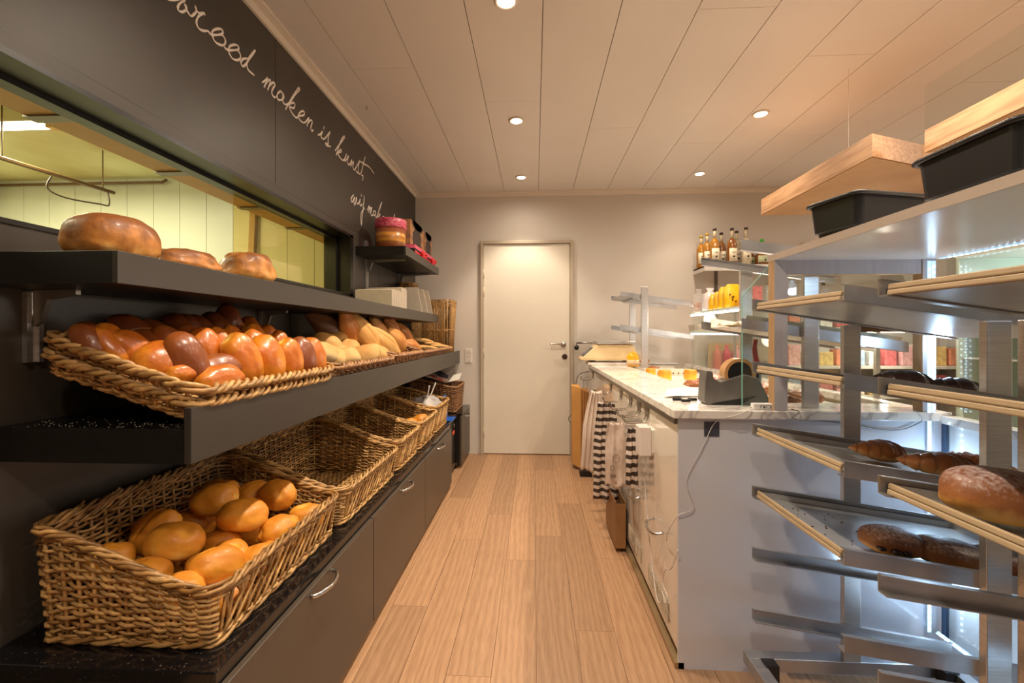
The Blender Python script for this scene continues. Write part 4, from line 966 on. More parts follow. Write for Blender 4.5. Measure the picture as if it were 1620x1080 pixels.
# wire hooks
HM = M('hook_metal', (150, 142, 132), 0.3, 0.9)
HL = ['wire hook under the counter edge holding the white cloth bag', 'wire hook under the counter edge holding the long striped bag', 'wire hook under the counter edge holding the printed bag', 'empty wire hook under the counter edge, second nearest the camera', 'wire hook under the counter edge nearest the camera', 'wire hook at the far end of the counter above the kraft paper bags']
for i, y in enumerate([2.95, 2.60, 2.34, 2.15, 2.0, 3.85]):
    t = thing('wire_hook', HL[i], 'hook', (0.506, y, 0.80), group='wire hooks under the counter edge')
    MB().tube(smooth_path([(-0.004, 0, 0.055), (-0.006, 0, 0.0), (-0.05, 0, -0.015), (-0.10, 0, -0.012), (-0.105, 0, 0.02)]), 0.0022, 5).tube(smooth_path([(-0.004, 0.04, 0.055), (-0.006, 0.04, 0.0), (-0.05, 0.04, -0.015), (-0.10, 0.04, -0.012), (-0.105, 0.04, 0.02)]), 0.0022, 5).build('wire', HM, t, smooth=True)
    MB().box(-0.004, 0, -0.012, 0.052, 0.02, 0.06).build('back_plate', HM, t)

def stripes(name, a, b, k):
    m, nt, p = new_mat(name); N = nt.nodes; L = nt.links
    tc = N.new('ShaderNodeTexCoord'); sx = N.new('ShaderNodeSeparateXYZ'); L.new(tc.outputs['Object'], sx.inputs[0])
    mu = N.new('ShaderNodeMath'); mu.operation = 'MULTIPLY'; mu.inputs[1].default_value = k; L.new(sx.outputs[2], mu.inputs[0])
    nz = N.new('ShaderNodeTexNoise'); nz.inputs['Scale'].default_value = 14; L.new(tc.outputs['Object'], nz.inputs[0])
    ad = N.new('ShaderNodeMath'); ad.operation = 'MULTIPLY_ADD'; ad.inputs[1].default_value = 2.6; L.new(nz.outputs[0], ad.inputs[0]); L.new(mu.outputs[0], ad.inputs[2])
    sn = N.new('ShaderNodeMath'); sn.operation = 'SINE'; L.new(ad.outputs[0], sn.inputs[0])
    cr = N.new('ShaderNodeValToRGB'); e = cr.color_ramp.elements; e[0].position = 0.42; e[0].color = lin(*a); e[1].position = 0.58; e[1].color = lin(*b)
    mr = N.new('ShaderNodeMapRange'); mr.inputs[1].default_value = -1; L.new(sn.outputs[0], mr.inputs[0]); L.new(mr.outputs[0], cr.inputs[0])
    L.new(cr.outputs[0], p.inputs['Base Color']); p.inputs['Roughness'].default_value = 0.7; return m
STR = stripes('striped_towel', (70, 56, 48), (222, 206, 192), 150)
def cloth(name, label, xa, xb, y, zt, zb, mat, cat, pinch=0.45, folds=5, amp=0.012, slant=0.0, flat=0.0):
    W = xb - xa; cx = xb - 0.5 * W
    def fn(u, v):
        w = pinch + (1 - pinch) * min(1, v * 2.2) ** 0.7
        x = (u - 0.5) * W * w + slant * v
        yy = amp * sin(u * folds * 2 * pi + v * 1.5) * (0.4 + 0.6 * (1 - flat)) + 0.008 * sin(v * 7 + u * 3)
        z = (zb - zt) * v - 0.012 * sin(u * pi) * (1 - v) + 0.012 * sin(u * 9) * v
        return (x, yy, z)
    return tag(MB().sheet(33, 30, fn, (0, 0.004, 0)).build(name, mat, smooth=True, loc=(cx, y, zt)), label, cat)
cloth('cloth_bag', 'plain white cloth bag hanging far back on the counter side', 0.335, 0.485, 2.97, 0.81, 0.27, M('white_cloth', (226, 208, 192), 0.7), 'cloth bag', slant=-0.03)
cloth('striped_towel', 'long dark and white striped towel hanging in the middle of the counter side', 0.345, 0.495, 2.62, 0.785, 0.205, STR, 'towel', pinch=0.6, folds=3)
pr = cloth('printed_bag', 'white printed plastic bag hanging in front of the striped towel', 0.372, 0.480, 2.36, 0.72, 0.375, M('bag_white', (226, 208, 194), 0.45, rgb2=(208, 186, 172), vscale=30), 'plastic bag', pinch=0.75, folds=2, amp=0.008)
mb = MB()
for (cx, cz, r) in ((0.0, -0.19, 0.016), (-0.02, -0.24, 0.010)): mb.tube([(cx + r * cos(a * pi / 8), -0.017, cz + r * 1.4 * sin(a * pi / 8)) for a in range(16)], 0.0012, 4, closed=True)
for k in range(3): mb.box(-0.03, 0.0, -0.018, -0.016, -0.29 + k * 0.006, -0.287 + k * 0.006)
mb.build('print', M('print_grey', (90, 76, 66), 0.6), pr)
cloth('striped_towel', 'short dark and white striped towel hanging nearest the camera on the counter side', 0.440, 0.500, 2.16, 0.735, 0.44, STR, 'towel', pinch=0.6, folds=2, amp=0.008)
t = thing('kraft_bags', 'tall bundle of brown kraft paper bags hanging at the far end of the counter', 'paper bags', (0.43, 3.92, 0.03))
KR = M('kraft_paper', (206, 152, 84), 0.6, var=0.06, vscale=5); KD = M('kraft_dark', (168, 116, 62), 0.6, var=0.1, vscale=9)
MB().hexa([(-0.10, -0.02, 0.02), (-0.03, -0.05, -0.02), (-0.03, 0.10, 0.0), (-0.10, 0.10, 0.02), (-0.105, -0.02, 0.70), (-0.03, -0.05, 0.685), (-0.03, 0.10, 0.70), (-0.105, 0.10, 0.70)]).build('front_bag', KR, t)
mb = MB()
for k in range(5): mb.hexa([(-0.027 + k * 0.015, -0.045 + k * 0.004, -0.01), (-0.016 + k * 0.015, -0.045 + k * 0.004, -0.01), (-0.016 + k * 0.015, 0.1, -0.01), (-0.027 + k * 0.015, 0.1, -0.01), (-0.027 + k * 0.015, -0.04, 0.67 - k * 0.006), (-0.016 + k * 0.015, -0.04, 0.67 - k * 0.006), (-0.016 + k * 0.015, 0.1, 0.67), (-0.027 + k * 0.015, 0.1, 0.67)])
mb.build('rear_bags', KD, t)
MB().tube(smooth_path([(0, 0, 0.68), (0.0, 0, 0.76), (0.05, 0, 0.78)]), 0.0015, 4).build('string', BLACKPL, t)
tag(MB().box(-0.05, 0.05, -0.05, 0.05, 0, 0.05).build('black_block', BLACKPL, loc=(0.425, 3.74, 0.0), bevel=0.004), 'small black block on the floor by the kraft paper bags', 'block')
t = thing('cardboard_box', 'narrow open brown cardboard box standing by the counter kick strip', 'box', (0.466, 2.58, 0.023))
mb = MB().box(-0.030, -0.026, -0.16, 0.16, 0, 0.25).box(0.022, 0.026, -0.16, 0.16, 0, 0.25).box(-0.026, 0.022, -0.16, -0.156, 0, 0.24).box(-0.026, 0.022, 0.156, 0.16, 0, 0.25).box(-0.026, 0.022, -0.156, 0.156, 0, 0.004)
mb.build('walls', M('brown_card', (150, 108, 66), 0.6), t)
t = thing('power_adapter', 'boxy white plug adapter in the socket on the counter side', 'adapter', (0.506, 1.94, 0.725))
MB().box(-0.062, -0.012, -0.038, 0.038, -0.062, 0.062).build('housing', M('adapter_white', (226, 214, 206), 0.35), t, bevel=0.004)
MB().box(-0.012, 0.0, -0.04, 0.055, -0.045, 0.05).build('socket_plate', M('socket_white', (226, 216, 204), 0.35), t)
CABW = M('white_cable', (206, 196, 188), 0.4)
def cable(label, pts, r=0.0020, mat=None, name='cable'):
    return tag(MB().tube(smooth_path(pts, 5), r, 6).build(name, mat or CABW, smooth=True), label, 'cable')
cable('white cable dropping from the plug adapter and looping by the vents', [(0.475, 1.93, 0.665), (0.478, 1.92, 0.60), (0.48, 1.96, 0.54), (0.48, 1.90, 0.36), (0.482, 1.86, 0.26), (0.478, 1.80, 0.19), (0.475, 1.74, 0.15), (0.478, 1.70, 0.17), (0.48, 1.70, 0.21), (0.482, 1.66, 0.19), (0.485, 1.64, 0.22), (0.478, 1.68, 0.25), (0.48, 1.66, 0.31), (0.485, 1.60, 0.35), (0.50, 1.574, 0.43)])
cable('thin white cable running from the power adapter strip down the counter end panel', [(0.765, 1.60, 0.924), (0.745, 1.575, 0.925), (0.74, 1.562, 0.922), (0.691, 1.560, 0.902), (0.633, 1.583, 0.875), (0.60, 1.585, 0.81), (0.583, 1.585, 0.775), (0.533, 1.585, 0.668), (0.559, 1.585, 0.574), (0.510, 1.584, 0.548), (0.496, 1.60, 0.52), (0.485, 1.64, 0.46), (0.497, 1.70, 0.40)], 0.0016)
cable('thin dark cable drooping along the marble edge behind the racks', [(0.90, 1.60, 0.918), (0.905, 1.562, 0.915), (0.88, 1.561, 0.895), (0.93, 1.561, 0.885), (1.0, 1.584, 0.88), (1.1, 1.585, 0.87), (1.2, 1.585, 0.852), (1.27, 1.585, 0.858), (1.33, 1.58, 0.89)], 0.0018, M('grey_cable', (110, 104, 100), 0.4))
cable('loose dark cable curled beside the kraft paper bags', [(0.50, 4.1, 0.84), (0.40, 4.1, 0.80), (0.36, 4.12, 0.6), (0.34, 4.12, 0.45), (0.31, 4.1, 0.41), (0.33, 4.1, 0.37), (0.36, 4.12, 0.4), (0.34, 4.12, 0.30)], 0.003, M('black_cable', (40, 34, 32), 0.4))
tag(MB().box(-0.026, 0.026, -0.002, 0, -0.026, 0.026).build('dark_plate', M('slate_plate', (64, 66, 78), 0.3), loc=(0.621, 1.59, 0.848)), 'small dark square plate on the counter end panel under the marble', 'plate')
t = tag(MB().box(-0.036, 0.036, -0.012, 0.012, 0, 0.022).build('power_strip', M('strip_white', (226, 222, 220), 0.35), loc=(0.80, 1.60, 0.9165), bevel=0.003), 'small white power brick with dark lettering on the marble edge', 'power brick')
mb = MB()
for k, pts in enumerate([[(0, 0), (0, 1)], [(0.0, 1), (0.6, 1)], [(1, 1), (1.15, 0), (1.4, 0.7), (1.6, 0), (1.8, 1)], [(2.1, 0), (2.4, 1), (2.7, 0)], [(3.0, 1), (3.6, 1), (3.0, 0), (3.6, 0)], [(4.0, 1), (4.6, 0)], [(4.6, 1), (4.0, 0)]]):
    mb.tube([(-0.012 + a * 0.008, -0.0123, 0.006 + b * 0.010) for a, b in pts], 0.0008, 4)
mb.build('lettering', BLACKPL, t)

# things on the marble
t = thing('label_dispenser', 'grey tape covered sealing dispenser holding a brown tape roll on the marble', 'tape dispenser', (0.635, 1.73, 0.9165))
TP = M('grey_tape', (112, 108, 104), 0.35, 0.3, var=0.15, vscale=14)
MB().prism([(0.0, 0.012), (0.012, 0.0), (0.235, 0.0), (0.235, 0.03), (0.20, 0.10), (0.15, 0.115), (0.06, 0.085), (0.035, 0.10), (0.032, 0.125), (0.010, 0.128), (0.006, 0.10)], 'y', -0.035, 0.035).build('body', TP, t, bevel=0.003)
MB().prism([(0.02, -0.0005), (0.13, -0.0005), (0.19, 0.035), (0.12, 0.022), (0.04, 0.008)], 'y', -0.037, -0.035).build('side_plate', BLACKPL, t)
mb = MB(); 
for k, (a, b) in enumerate(((-0.012, 0.0), )):
    prof = [(0.046, -0.024), (0.058, -0.024), (0.058, 0.024), (0.046, 0.024)]
    n = 36
    base_ = len(mb.v)
    for (r_, h_) in prof + [prof[0]]:
        for i in range(n):
            an = 2 * pi * i / n; mb.v.append((0.137 + r_ * cos(an), h_, 0.115 + r_ * sin(an)))
    for q in range(4):
        for i in range(n):
            i2 = (i + 1) % n; mb.face((base_ + q * n + i, base_ + q * n + i2, base_ + (q + 1) * n + i2, base_ + (q + 1) * n + i))
mb.build('tape_roll', M('brown_tape', (190, 140, 88), 0.3, coat=0.3), t, smooth=False)
mb = MB().lathe([(0.045, -0.018), (0.045, 0.018)], (0.137, 0, 0.115), 28, 'y'); mb.build('roll_hub', BLACKPL, t)
bx = tag(MB().box(-0.047, 0.047, -0.05, 0.05, 0, 0.125).build('dark_blue_box', M('navy_box', (26, 36, 52), 0.3), loc=(0.835, 1.835, 0.9165), bevel=0.003), 'dark blue box behind the sealing dispenser', 'box')
for i, (x, y) in enumerate([(0.568, 1.80), (0.590, 1.765), (0.628, 1.80)]):
    tag(MB().box(-0.018, 0.018, -0.006, 0.006, 0, 0.011).build('marker', BLACKPL, loc=(x, y, 0.9165), bevel=0.003), ['left black marker stub on the marble', 'middle black marker stub, nearest the marble edge', 'right black marker stub beside the sealing dispenser'][i], 'marker', 'black marker stubs on the marble')
tag(MB().sheet(14, 10, lambda u, v: (0.535 + 0.18 * u + 0.10 * v, 1.86 + 0.20 * u * 0.3 + 0.30 * v, 0.9185 + 0.0025 * (1 + sin(u * 6 + v * 5))), (0, 0, 0.002)).build('paper_sheet', PAP, smooth=True), 'crumpled white paper sheets lying on the marble beside the dispenser', 'paper')
# scale on its box
tag(MB().box(-0.29, 0.24, -0.10, 0.10, 0, 0.022).build('scale_base_box', M('scale_box', (226, 216, 204), 0.4), loc=(0.75, 3.95, 0.9165), bevel=0.003), 'low white box under the cream scale', 'box')
t = thing('shop_scale', 'cream shop scale with steel platter at the far end of the counter', 'scale', (0.665, 3.98, 0.939))
CRM = M('cream_plastic', (228, 200, 150), 0.4)
mb = MB(); mb.hexa([(-0.265, -0.13, 0.03), (0.235, -0.13, 0.03), (0.235, 0.13, 0.03), (-0.265, 0.13, 0.03), (-0.12, -0.11, 0.155), (0.185, -0.11, 0.155), (0.185, 0.11, 0.155), (-0.12, 0.11, 0.155)])
mb.box(-0.265, 0.235, -0.13, 0.13, 0.018, 0.03); mb.build('housing', CRM, t, bevel=0.005)
MB().hexa([(-0.245, -0.105, 0.050), (-0.243, -0.105, 0.045), (-0.243, 0.105, 0.045), (-0.245, 0.105, 0.050), (-0.155, -0.095, 0.128), (-0.150, -0.095, 0.125), (-0.150, 0.095, 0.125), (-0.155, 0.095, 0.128)]).build('display', M('display_dark', (60, 66, 74), 0.15), t)
MB().box(-0.13, 0.20, -0.14, 0.14, 0.160, 0.185).build('platter', STEEL, t, bevel=0.004)
mb = MB()
for x in (-0.16, 0.15):
    for y in (-0.1, 0.1): mb.lathe([(0.018, 0), (0.022, 0.018)], (x, y, 0), 14)
mb.build('foot', BLACKPL, t)
t = thing('yellow_jug', 'small yellow plastic jug at the right of the scale', 'jug', (0.815, 3.72, 0.9165))
MB().lathe([(0.045, 0), (0.05, 0.01), (0.05, 0.075), (0.042, 0.10), (0.02, 0.118), (0.0, 0.122)], n=22).build('body', M('yellow_plastic', (244, 176, 24), 0.35), t, smooth=True)
MB().lathe([(0.0512, 0.012), (0.0512, 0.055)], n=22).build('label_band', M('jug_label', (232, 196, 150), 0.5), t, smooth=True)
t = thing('wall_bar', 'steel bar with black knobs on the wall between the door and the scale', 'bar', (0.50, YB, 1.10))
MB().tube([(-0.10, -0.10, 0), (0.14, -0.10, 0)], 0.008, 8).box(0.10, 0.115, -0.10, 0, -0.008, 0.008).build('bar', CHROME, t, smooth=True)
MB().lathe([(0.010, -0.022), (0.022, -0.012), (0.024, 0.0), (0.022, 0.012), (0.010, 0.022)], (-0.10, -0.10, -0.045), 18, 'y').box(-0.104, -0.096, -0.104, -0.096, -0.04, 0.0).build('knob', BLACKPL, t, smooth=True)

# pastry on the display deck
CAKE = bread_mat('sponge_cake', (214, 132, 24), (240, 178, 50), (246, 204, 96), rough=0.6, coat=0)
DZ = 0.869
for i, (x, y, s, lab) in enumerate([(0.86, 2.98, 1.0, 'yellow sponge cube at the left of the display deck'), (1.05, 3.05, 0.95, 'smooth yellow sponge block in the middle of the display deck'), (0.83, 3.22, 0.8, 'small yellow sponge cube half hidden by the marble edge')]):
    o = put(proto(bun_mesh('c', 0.035, 0.035, 0.042, 100 + i, belly=9, noise_s=0.04), 'sponge_cake', CAKE), 'sponge_cake', (x, y, DZ + 0.035), (0, 0, 0.2), s, lab, 'cake', 'yellow sponge cakes')
pufM = proto(bun_mesh('c', 0.07, 0.055, 0.035, 110, noise_s=0.4), 'puff_pastry', CROI)
for i, (x, y, s, lab) in enumerate([(0.875, 2.45, 0.9, 'crumbly golden pastry beside the dispenser'), (1.12, 2.85, 1.0, 'golden pastry behind the brown tape roll'), (1.02, 2.62, 1.0, 'golden pastry on the deck behind the dispenser'),
    (1.09, 1.98, 1.0, 'golden pastry beside the near steel post'), (1.20, 2.02, 1.1, 'pale topped pastry between the steel posts'), (1.02, 1.90, 0.9, 'small golden pastry by the wooden post'), (1.15, 2.3, 1.0, 'golden pastry further along the deck between the posts'), (0.95, 3.6, 0.8, 'tiny pastry at the far end of the deck')]):
    put(pufM, 'puff_pastry', (x, y, DZ + 0.03), (0, 0, i * 1.1), (s, s, s), lab, 'pastry', 'pastries on the display deck')
tag(MB().box(-0.19, 0.16, -0.02, 0.02, 0, 0.05).build('price_rail', M('rail_cream', (220, 208, 190), 0.35, 0.2), loc=(1.02, 3.42, DZ)), 'cream price rail across the display deck', 'rail')
o = bpy.data.objects['price_rail']; mb = MB()
for k in range(9): mb.box(-0.17 + k * 0.038, -0.16 + k * 0.038, -0.0215, -0.02, 0.012, 0.026)
mb.build('slot', M('slot_brown', (120, 80, 50), 0.5), o)
t = thing('baking_tray', 'flat steel tray with two small pastries at the far end of the deck', 'tray', (1.0, 3.85, DZ + 0.06))
MB().box(-0.19, 0.19, -0.12, 0.12, 0, 0.004).box(-0.19, 0.19, -0.12, -0.117, 0, 0.016).build('sheet', ALU, t)
mb = MB().box(-0.16, 0.16, -0.1, 0.1, -0.06, 0); mb.build('riser', M('deck_riser', (224, 214, 196), 0.4), t)
put(pufM, 'puff_pastry', (0.93, 3.80, DZ + 0.085), (0, 0, 0), (0.6, 0.6, 0.6), 'tiny golden pastry on the far steel tray', 'pastry', 'pastries on the display deck')

# ---------------------------------------------------------------- steel bread racks with sloping runners
SL = -0.149
def slab(mb, x0, x1, y0, y1, za, zb, zr, xr=0.693):
    """sloping bar; za..zb relative to the runner line zr at xr"""
    f = lambda x: zr + SL * (x - xr)
    mb.hexa([(x0, y0, f(x0) + za), (x1, y0, f(x1) + za), (x1, y1, f(x1) + za), (x0, y1, f(x0) + za), (x0, y0, f(x0) + zb), (x1, y0, f(x1) + zb), (x1, y1, f(x1) + zb), (x0, y1, f(x0) + zb)])
def rack(label, yf, yn, levels, posts, x0, x1, zbot, ztop, base=None, loc=None, group='steel racks with sloping runners', cross=False, name='bread_rack', xr=None):
    xr = x0 if xr is None else xr
    t = thing(name, label, 'rack', (x0, yn, zbot), group=group)
    O = Vector((x0, yn, zbot))
    def sub(mb): mb.v = [(a - O.x, b - O.y, c - O.z) for a, b, c in mb.v]; return mb
    for (y, sgn) in ((yf, -1), (yn, 1)):
        for z in levels:
            mb = MB(); yo = y - sgn * 0.002
            slab(mb, x0, x1, min(y, yo), max(y, yo), -0.036, 0, z, xr)                       # web
            slab(mb, x0, x1, min(y, y + sgn * 0.022), max(y, y + sgn * 0.022), -0.037, -0.034, z, xr)   # foot flange
            slab(mb, x0, x1, min(y, y + sgn * 0.010), max(y, y + sgn * 0.010), -0.002, 0.0, z, xr)    # lip
            sub(mb).build('runner', STEEL_D, t)
    for (y, sgn, px) in ((yf, 1, posts[0]), (yn, -1, posts[1])):
        a, b = (y + 0.001, y + 0.019) if sgn > 0 else (y - 0.019, y - 0.001)
        sub(MB().box(px, px + 0.053, a, b, zbot, ztop)).build('post', STEEL, t, bevel=0.002)
    if base:
        z0, z1 = base
        mb = MB().box(x0 - 0.01, x1 + 0.02, yf + 0.0, yf + 0.04, z0, z1).box(x0 - 0.01, x1 + 0.02, yn - 0.04, yn, z0, z1).box(x0 - 0.01, x0 + 0.03, yn, yf, z0, z1).box(x1 - 0.02, x1 + 0.02, yn, yf, z0, z1)
        sub(mb).build('base_frame', STEEL_D, t, bevel=0.002)
        for (cx, cy) in ((x0 + 0.045, yf - 0.02), (x1 - 0.03, yf - 0.02), (x0 + 0.045, yn + 0.02), (x1 - 0.03, yn + 0.02)):
            cs = sub(MB().box(cx - 0.02, cx + 0.02, cy - 0.018, cy + 0.018, z0 - 0.02, z1 + 0.004)).build('castor_housing', BLACKPL, t)
            sub(MB().lathe([(0.040, -0.012), (0.045, -0.008), (0.045, 0.008), (0.040, 0.012)], (cx, cy, 0.045), 20, 'y')).build('wheel', M('wheel_rubber', (40, 38, 38), 0.6), cs)
    if cross:
        for z in levels:
            mb = MB(); slab(mb, x0 + 0.10, x0 + 0.14, yn, yf, -0.045, -0.037, z, xr); sub(mb).build('cross_bar', STEEL_D, t)
        mb = MB(); slab(mb, x0, x0 + 0.11, yn, yf, -0.034, -0.031, levels[0], xr); sub(mb).build('end_plate', STEEL_D, t)
    return t, sub
LV = [1.293, 1.095, 0.897, 0.699, 0.504, 0.310]
rk, sub1 = rack('tall steel bread rack standing against the counter end, farther of the two', 1.45, 1.03, LV, (0.976, 0.979), 0.693, 1.30, 0.105, 1.21, base=(0.105, 0.146))
sub1(MB().box(1.027, 1.36, 1.455, 1.475, 1.188, 1.207)).build('top_rail', M('rail_warm_reflection', (150, 116, 84), 0.35, 0.6), rk)  # metal rail; the warm reflection on it is put into its brown colour
rack('tall steel bread rack nearest the camera, cut by the right of the view', 0.93, 0.51, LV[:5] + [0.308], (0.977, 0.977), 0.693, 1.30, 0.105, 1.21, base=(0.105, 0.146))
rack('small steel rack on the counter behind the glass screen', 2.05, 1.66, [1.528, 1.240], (0.93, 0.966), 0.755, 1.34, 0.9165, 1.47)
rack('small steel rack on the counter near the scale', 4.0, 3.58, [1.525, 1.262], (0.845, 0.845), 0.683, 1.26, 0.9165, 1.56, cross=True)
WOODE = M('pale_wood_edge', (170, 147, 116), 0.5, var=0.08, vscale=20, stretch=(8, 1, 8))
def tray_on(label, yn, yf, z, bottom=None, wood=True, len_=0.60, x0=0.700):
    """tray resting in the runners: origin at its aisle edge"""
    ang = math.atan(-SL); zz = z - 0.033 + SL * (x0 - 0.693)
    t = thing('display_tray', label, 'tray', (x0, (yn + yf) / 2, zz), (0, ang, 0), group='wood edged display trays on the racks')
    h = (yf - yn) / 2 - 0.004
    mb = MB().box(0.008, len_, -h, h, 0.0, 0.003).box(0.008, len_, h - 0.003, h, 0.003, 0.019).box(0.008, len_, -h, -h + 0.003, 0.003, 0.019).box(len_ - 0.003, len_, -h, h, 0.003, 0.019)
    mb.build('tray_sheet', bottom or ALU, t)
    if wood:
        MB().box(0, 0.008, -h + 0.022, h - 0.006, 0.0, 0.0105).box(0.0004, 0.0080, -h + 0.020, h - 0.006, 0.0112, 0.0225).build('wood_edge', WOODE, t, bevel=0.0025)
    return t
for (z, l) in ((1.293, 'empty wood edged tray on the top runners of the farther rack'), (1.095, 'wood edged tray carrying the chocolate croissants'), (0.897, 'wood edged tray carrying the butter croissants'), (0.699, 'wood edged tray with crumbs and sugared chocolate buns')):
    tray_on(l, 1.03, 1.45, z)
for (z, l) in ((1.293, 'wood edged tray on the top runners of the rack nearest the camera'), (1.095, 'wood edged tray in the second runners of the nearest rack'), (0.897, 'wood edged tray under the big sugared bun')):
    tray_on(l, 0.51, 0.93, z)
FLT = M('floured_tin', (176, 168, 158), 0.45, 0.6, rgb2=(226, 214, 196), vscale=18)
ang = math.atan(-SL)
for (x, y, z, L, lab) in ((0.78, 1.855, 1.208, 0.56, 'floured steel trough tray on the small rack behind the glass screen'), ):
    t = thing('trough_tray', lab, 'tray', (x, y, z), (0, ang, 0), group='floured trough trays')
    MB().prism([(-0.17, 0.045), (-0.15, 0.0), (0.15, 0.0), (0.17, 0.045), (0.167, 0.045), (0.147, 0.003), (-0.147, 0.003), (-0.167, 0.045)], 'x', 0, L).build('trough', FLT, t)
    mb = MB().sheet(40, 12, lambda u, v: (0.02 + u * (L - 0.04), -0.14 + 0.28 * v, 0.016 + 0.022 * abs(noise.noise(Vector((u * 9, v * 5, 0)))) + 0.02 * u), (0, 0, -0.004)); mb.build('flour', M('flour', (240, 228, 206), 0.8), t)

# pastries on the racks
crM = [proto(croissant_mesh(0.17, 0.042, s), 'croissant', CROI) for s in range(2)]
ccM = [proto(croissant_mesh(0.16, 0.040, s + 4, segs=8, bend=0.8), 'croissant', CHOC) for s in range(2)]
def onrack(x, y, zl, dz): return (x, y, zl - 0.030 + SL * (x - 0.693) + dz)
G = 'croissants and buns on the racks'
for (x, y, zl, me, rz, s, lab) in [
  (0.955, 1.265, 0.897, crM[0], 0.35, 0.95, 'butter croissant behind, its pale tip to the left'), (1.01, 1.14, 0.897, crM[1], 0.05, 1.05, 'butter croissant in front on the third tray'),
  (1.19, 1.30, 0.897, crM[0], 2.2, 0.9, 'butter croissant partly behind the near steel post'), (1.16, 1.17, 0.897, crM[1], 0.6, 0.95, 'butter croissant to the right of the near steel post'),
  (0.985, 1.22, 1.095, ccM[0], 0.2, 1.0, 'dark chocolate croissant, left one on the second tray'), (1.13, 1.24, 1.095, ccM[1], 0.1, 1.0, 'dark chocolate croissant, right one on the second tray'), (1.22, 1.12, 1.095, ccM[0], 0.5, 0.9, 'dark chocolate croissant behind the near steel post')]:
    put(me, 'croissant', onrack(x, y, zl, 0.030 * s), (0, ang, rz), s, lab, 'croissant', G)
sugM = proto(bun_mesh('s', 0.078, 0.05, 0.036, 121, noise_s=0.05, nu=40, nv=26, belly=2.5), 'sugared_bun', SUG)
for (x, y, zl, rz, s, lab, ch) in [(0.872, 1.13, 0.699, 0.15, (0.92, 1, 1), 'sugar dusted bun with chocolate filling showing, left of the pair', True), (0.99, 1.11, 0.699, -0.1, (1.0, 1, 1), 'sugar dusted bun, right of the pair on the fourth tray', False), (1.12, 1.12, 0.699, 0.1, (1, 1, 1), 'sugar dusted bun behind the near steel post', False)]:
    o = put(sugM, 'sugared_bun', onrack(x, y, zl, 0.030), (0, ang, rz), s, lab, 'bun', G)
    if ch:
        mb = MB()
        for k, (cx, cy, r_) in enumerate(((-0.062, -0.030, 0.011), (-0.035, -0.044, 0.013), (-0.012, -0.049, 0.012))): mb.lathe([(r_ * 0.3, -0.6 * r_), (r_, -0.2 * r_), (r_, 0.2 * r_), (r_ * 0.3, 0.5 * r_)], (cx, cy, -0.006), 9)
        mb.build('chocolate_filling', M('dark_chocolate', (34, 20, 16), 0.3), o, smooth=True)
bigM = proto(bun_mesh('s', 0.10, 0.062, 0.052, 125, noise_s=0.05, nu=44, nv=30, belly=2.5), 'sugared_bun', SUG)
put(bigM, 'sugared_bun', onrack(0.80, 0.80, 0.897, 0.047), (0, ang, 0.05), (0.92, 0.9, 1.0), 'big sugar dusted bun with golden side on the nearest rack', 'bun', G)
random.seed(5); mb = MB()
for i in range(26):
    x, y = random.uniform(0.74, 0.88), random.uniform(1.1, 1.38); p = onrack(x, y, 0.699, 0.001); s = random.uniform(0.002, 0.005); mb.box(p[0], p[0] + s, p[1], p[1] + s * 0.6, p[2], p[2] + 0.002)
o = tag(mb.build('chocolate_crumbs', M('choc_crumb', (84, 50, 34), 0.5)), 'brown flakes scattered on the tray of sugared buns', 'crumbs'); o['kind'] = 'stuff'

# ---------------------------------------------------------------- timber stand with white shelf, LED strips, glass
t = thing('timber_stand', 'grey washed timber stand carrying the wide white shelf above the racks', 'stand', (0.83, 1.56, 0.9165))
TS = M('grey_washed_timber', (186, 180, 182), 0.5, var=0.05, vscale=12, stretch=(6, 6, 1)); TR = M('raw_timber', (172, 138, 100), 0.5, var=0.08, vscale=12, stretch=(6, 6, 1))
def tsub(mb): mb.v = [(a - 0.83, b - 1.56, c - 0.9165) for a, b, c in mb.v]; return mb
def post2(x0, x1, y0, y1, z0, z1):
    mb = MB().box(x0, x1, y0, y1, z0, z1); mb.mi[4] = 1; mb.mi[5] = 1   # side faces left raw
    return tsub(mb).build('post', [TS, TR], t)
post2(0.828, 0.872, 1.575, 1.615, 0.9165, 1.437); post2(1.318, 1.362, 1.575, 1.615, 0.9165, 1.437)
mb = MB().box(0.872, 1.318, 1.58, 1.612, 1.388, 1.437); mb.mi[0] = 1; tsub(mb).build('apron', [TS, TR], t)
post2(0.84, 0.884, 0.25, 0.29, 0.0, 1.437); post2(1.318, 1.362, 0.25, 0.29, 0.0, 1.437)
SHW = M('shelf_white_melamine', (226, 222, 218), 0.22)
tsub(MB().box(0.832, 1.372, 0.22, 1.62, 1.437, 1.459)).build('shelf_board', SHW, t)
tsub(MB().box(0.827, 0.832, 0.22, 1.62, 1.437, 1.4595)).build('shelf_edge', M('shelf_edge_beige', (178, 162, 148), 0.4), t)
LEDE = emis('led_diode', (200, 232, 255), 15)
LEDW = M('led_tape_white', (226, 234, 240), 0.4, emit=(150, 205, 255), es=0.8)
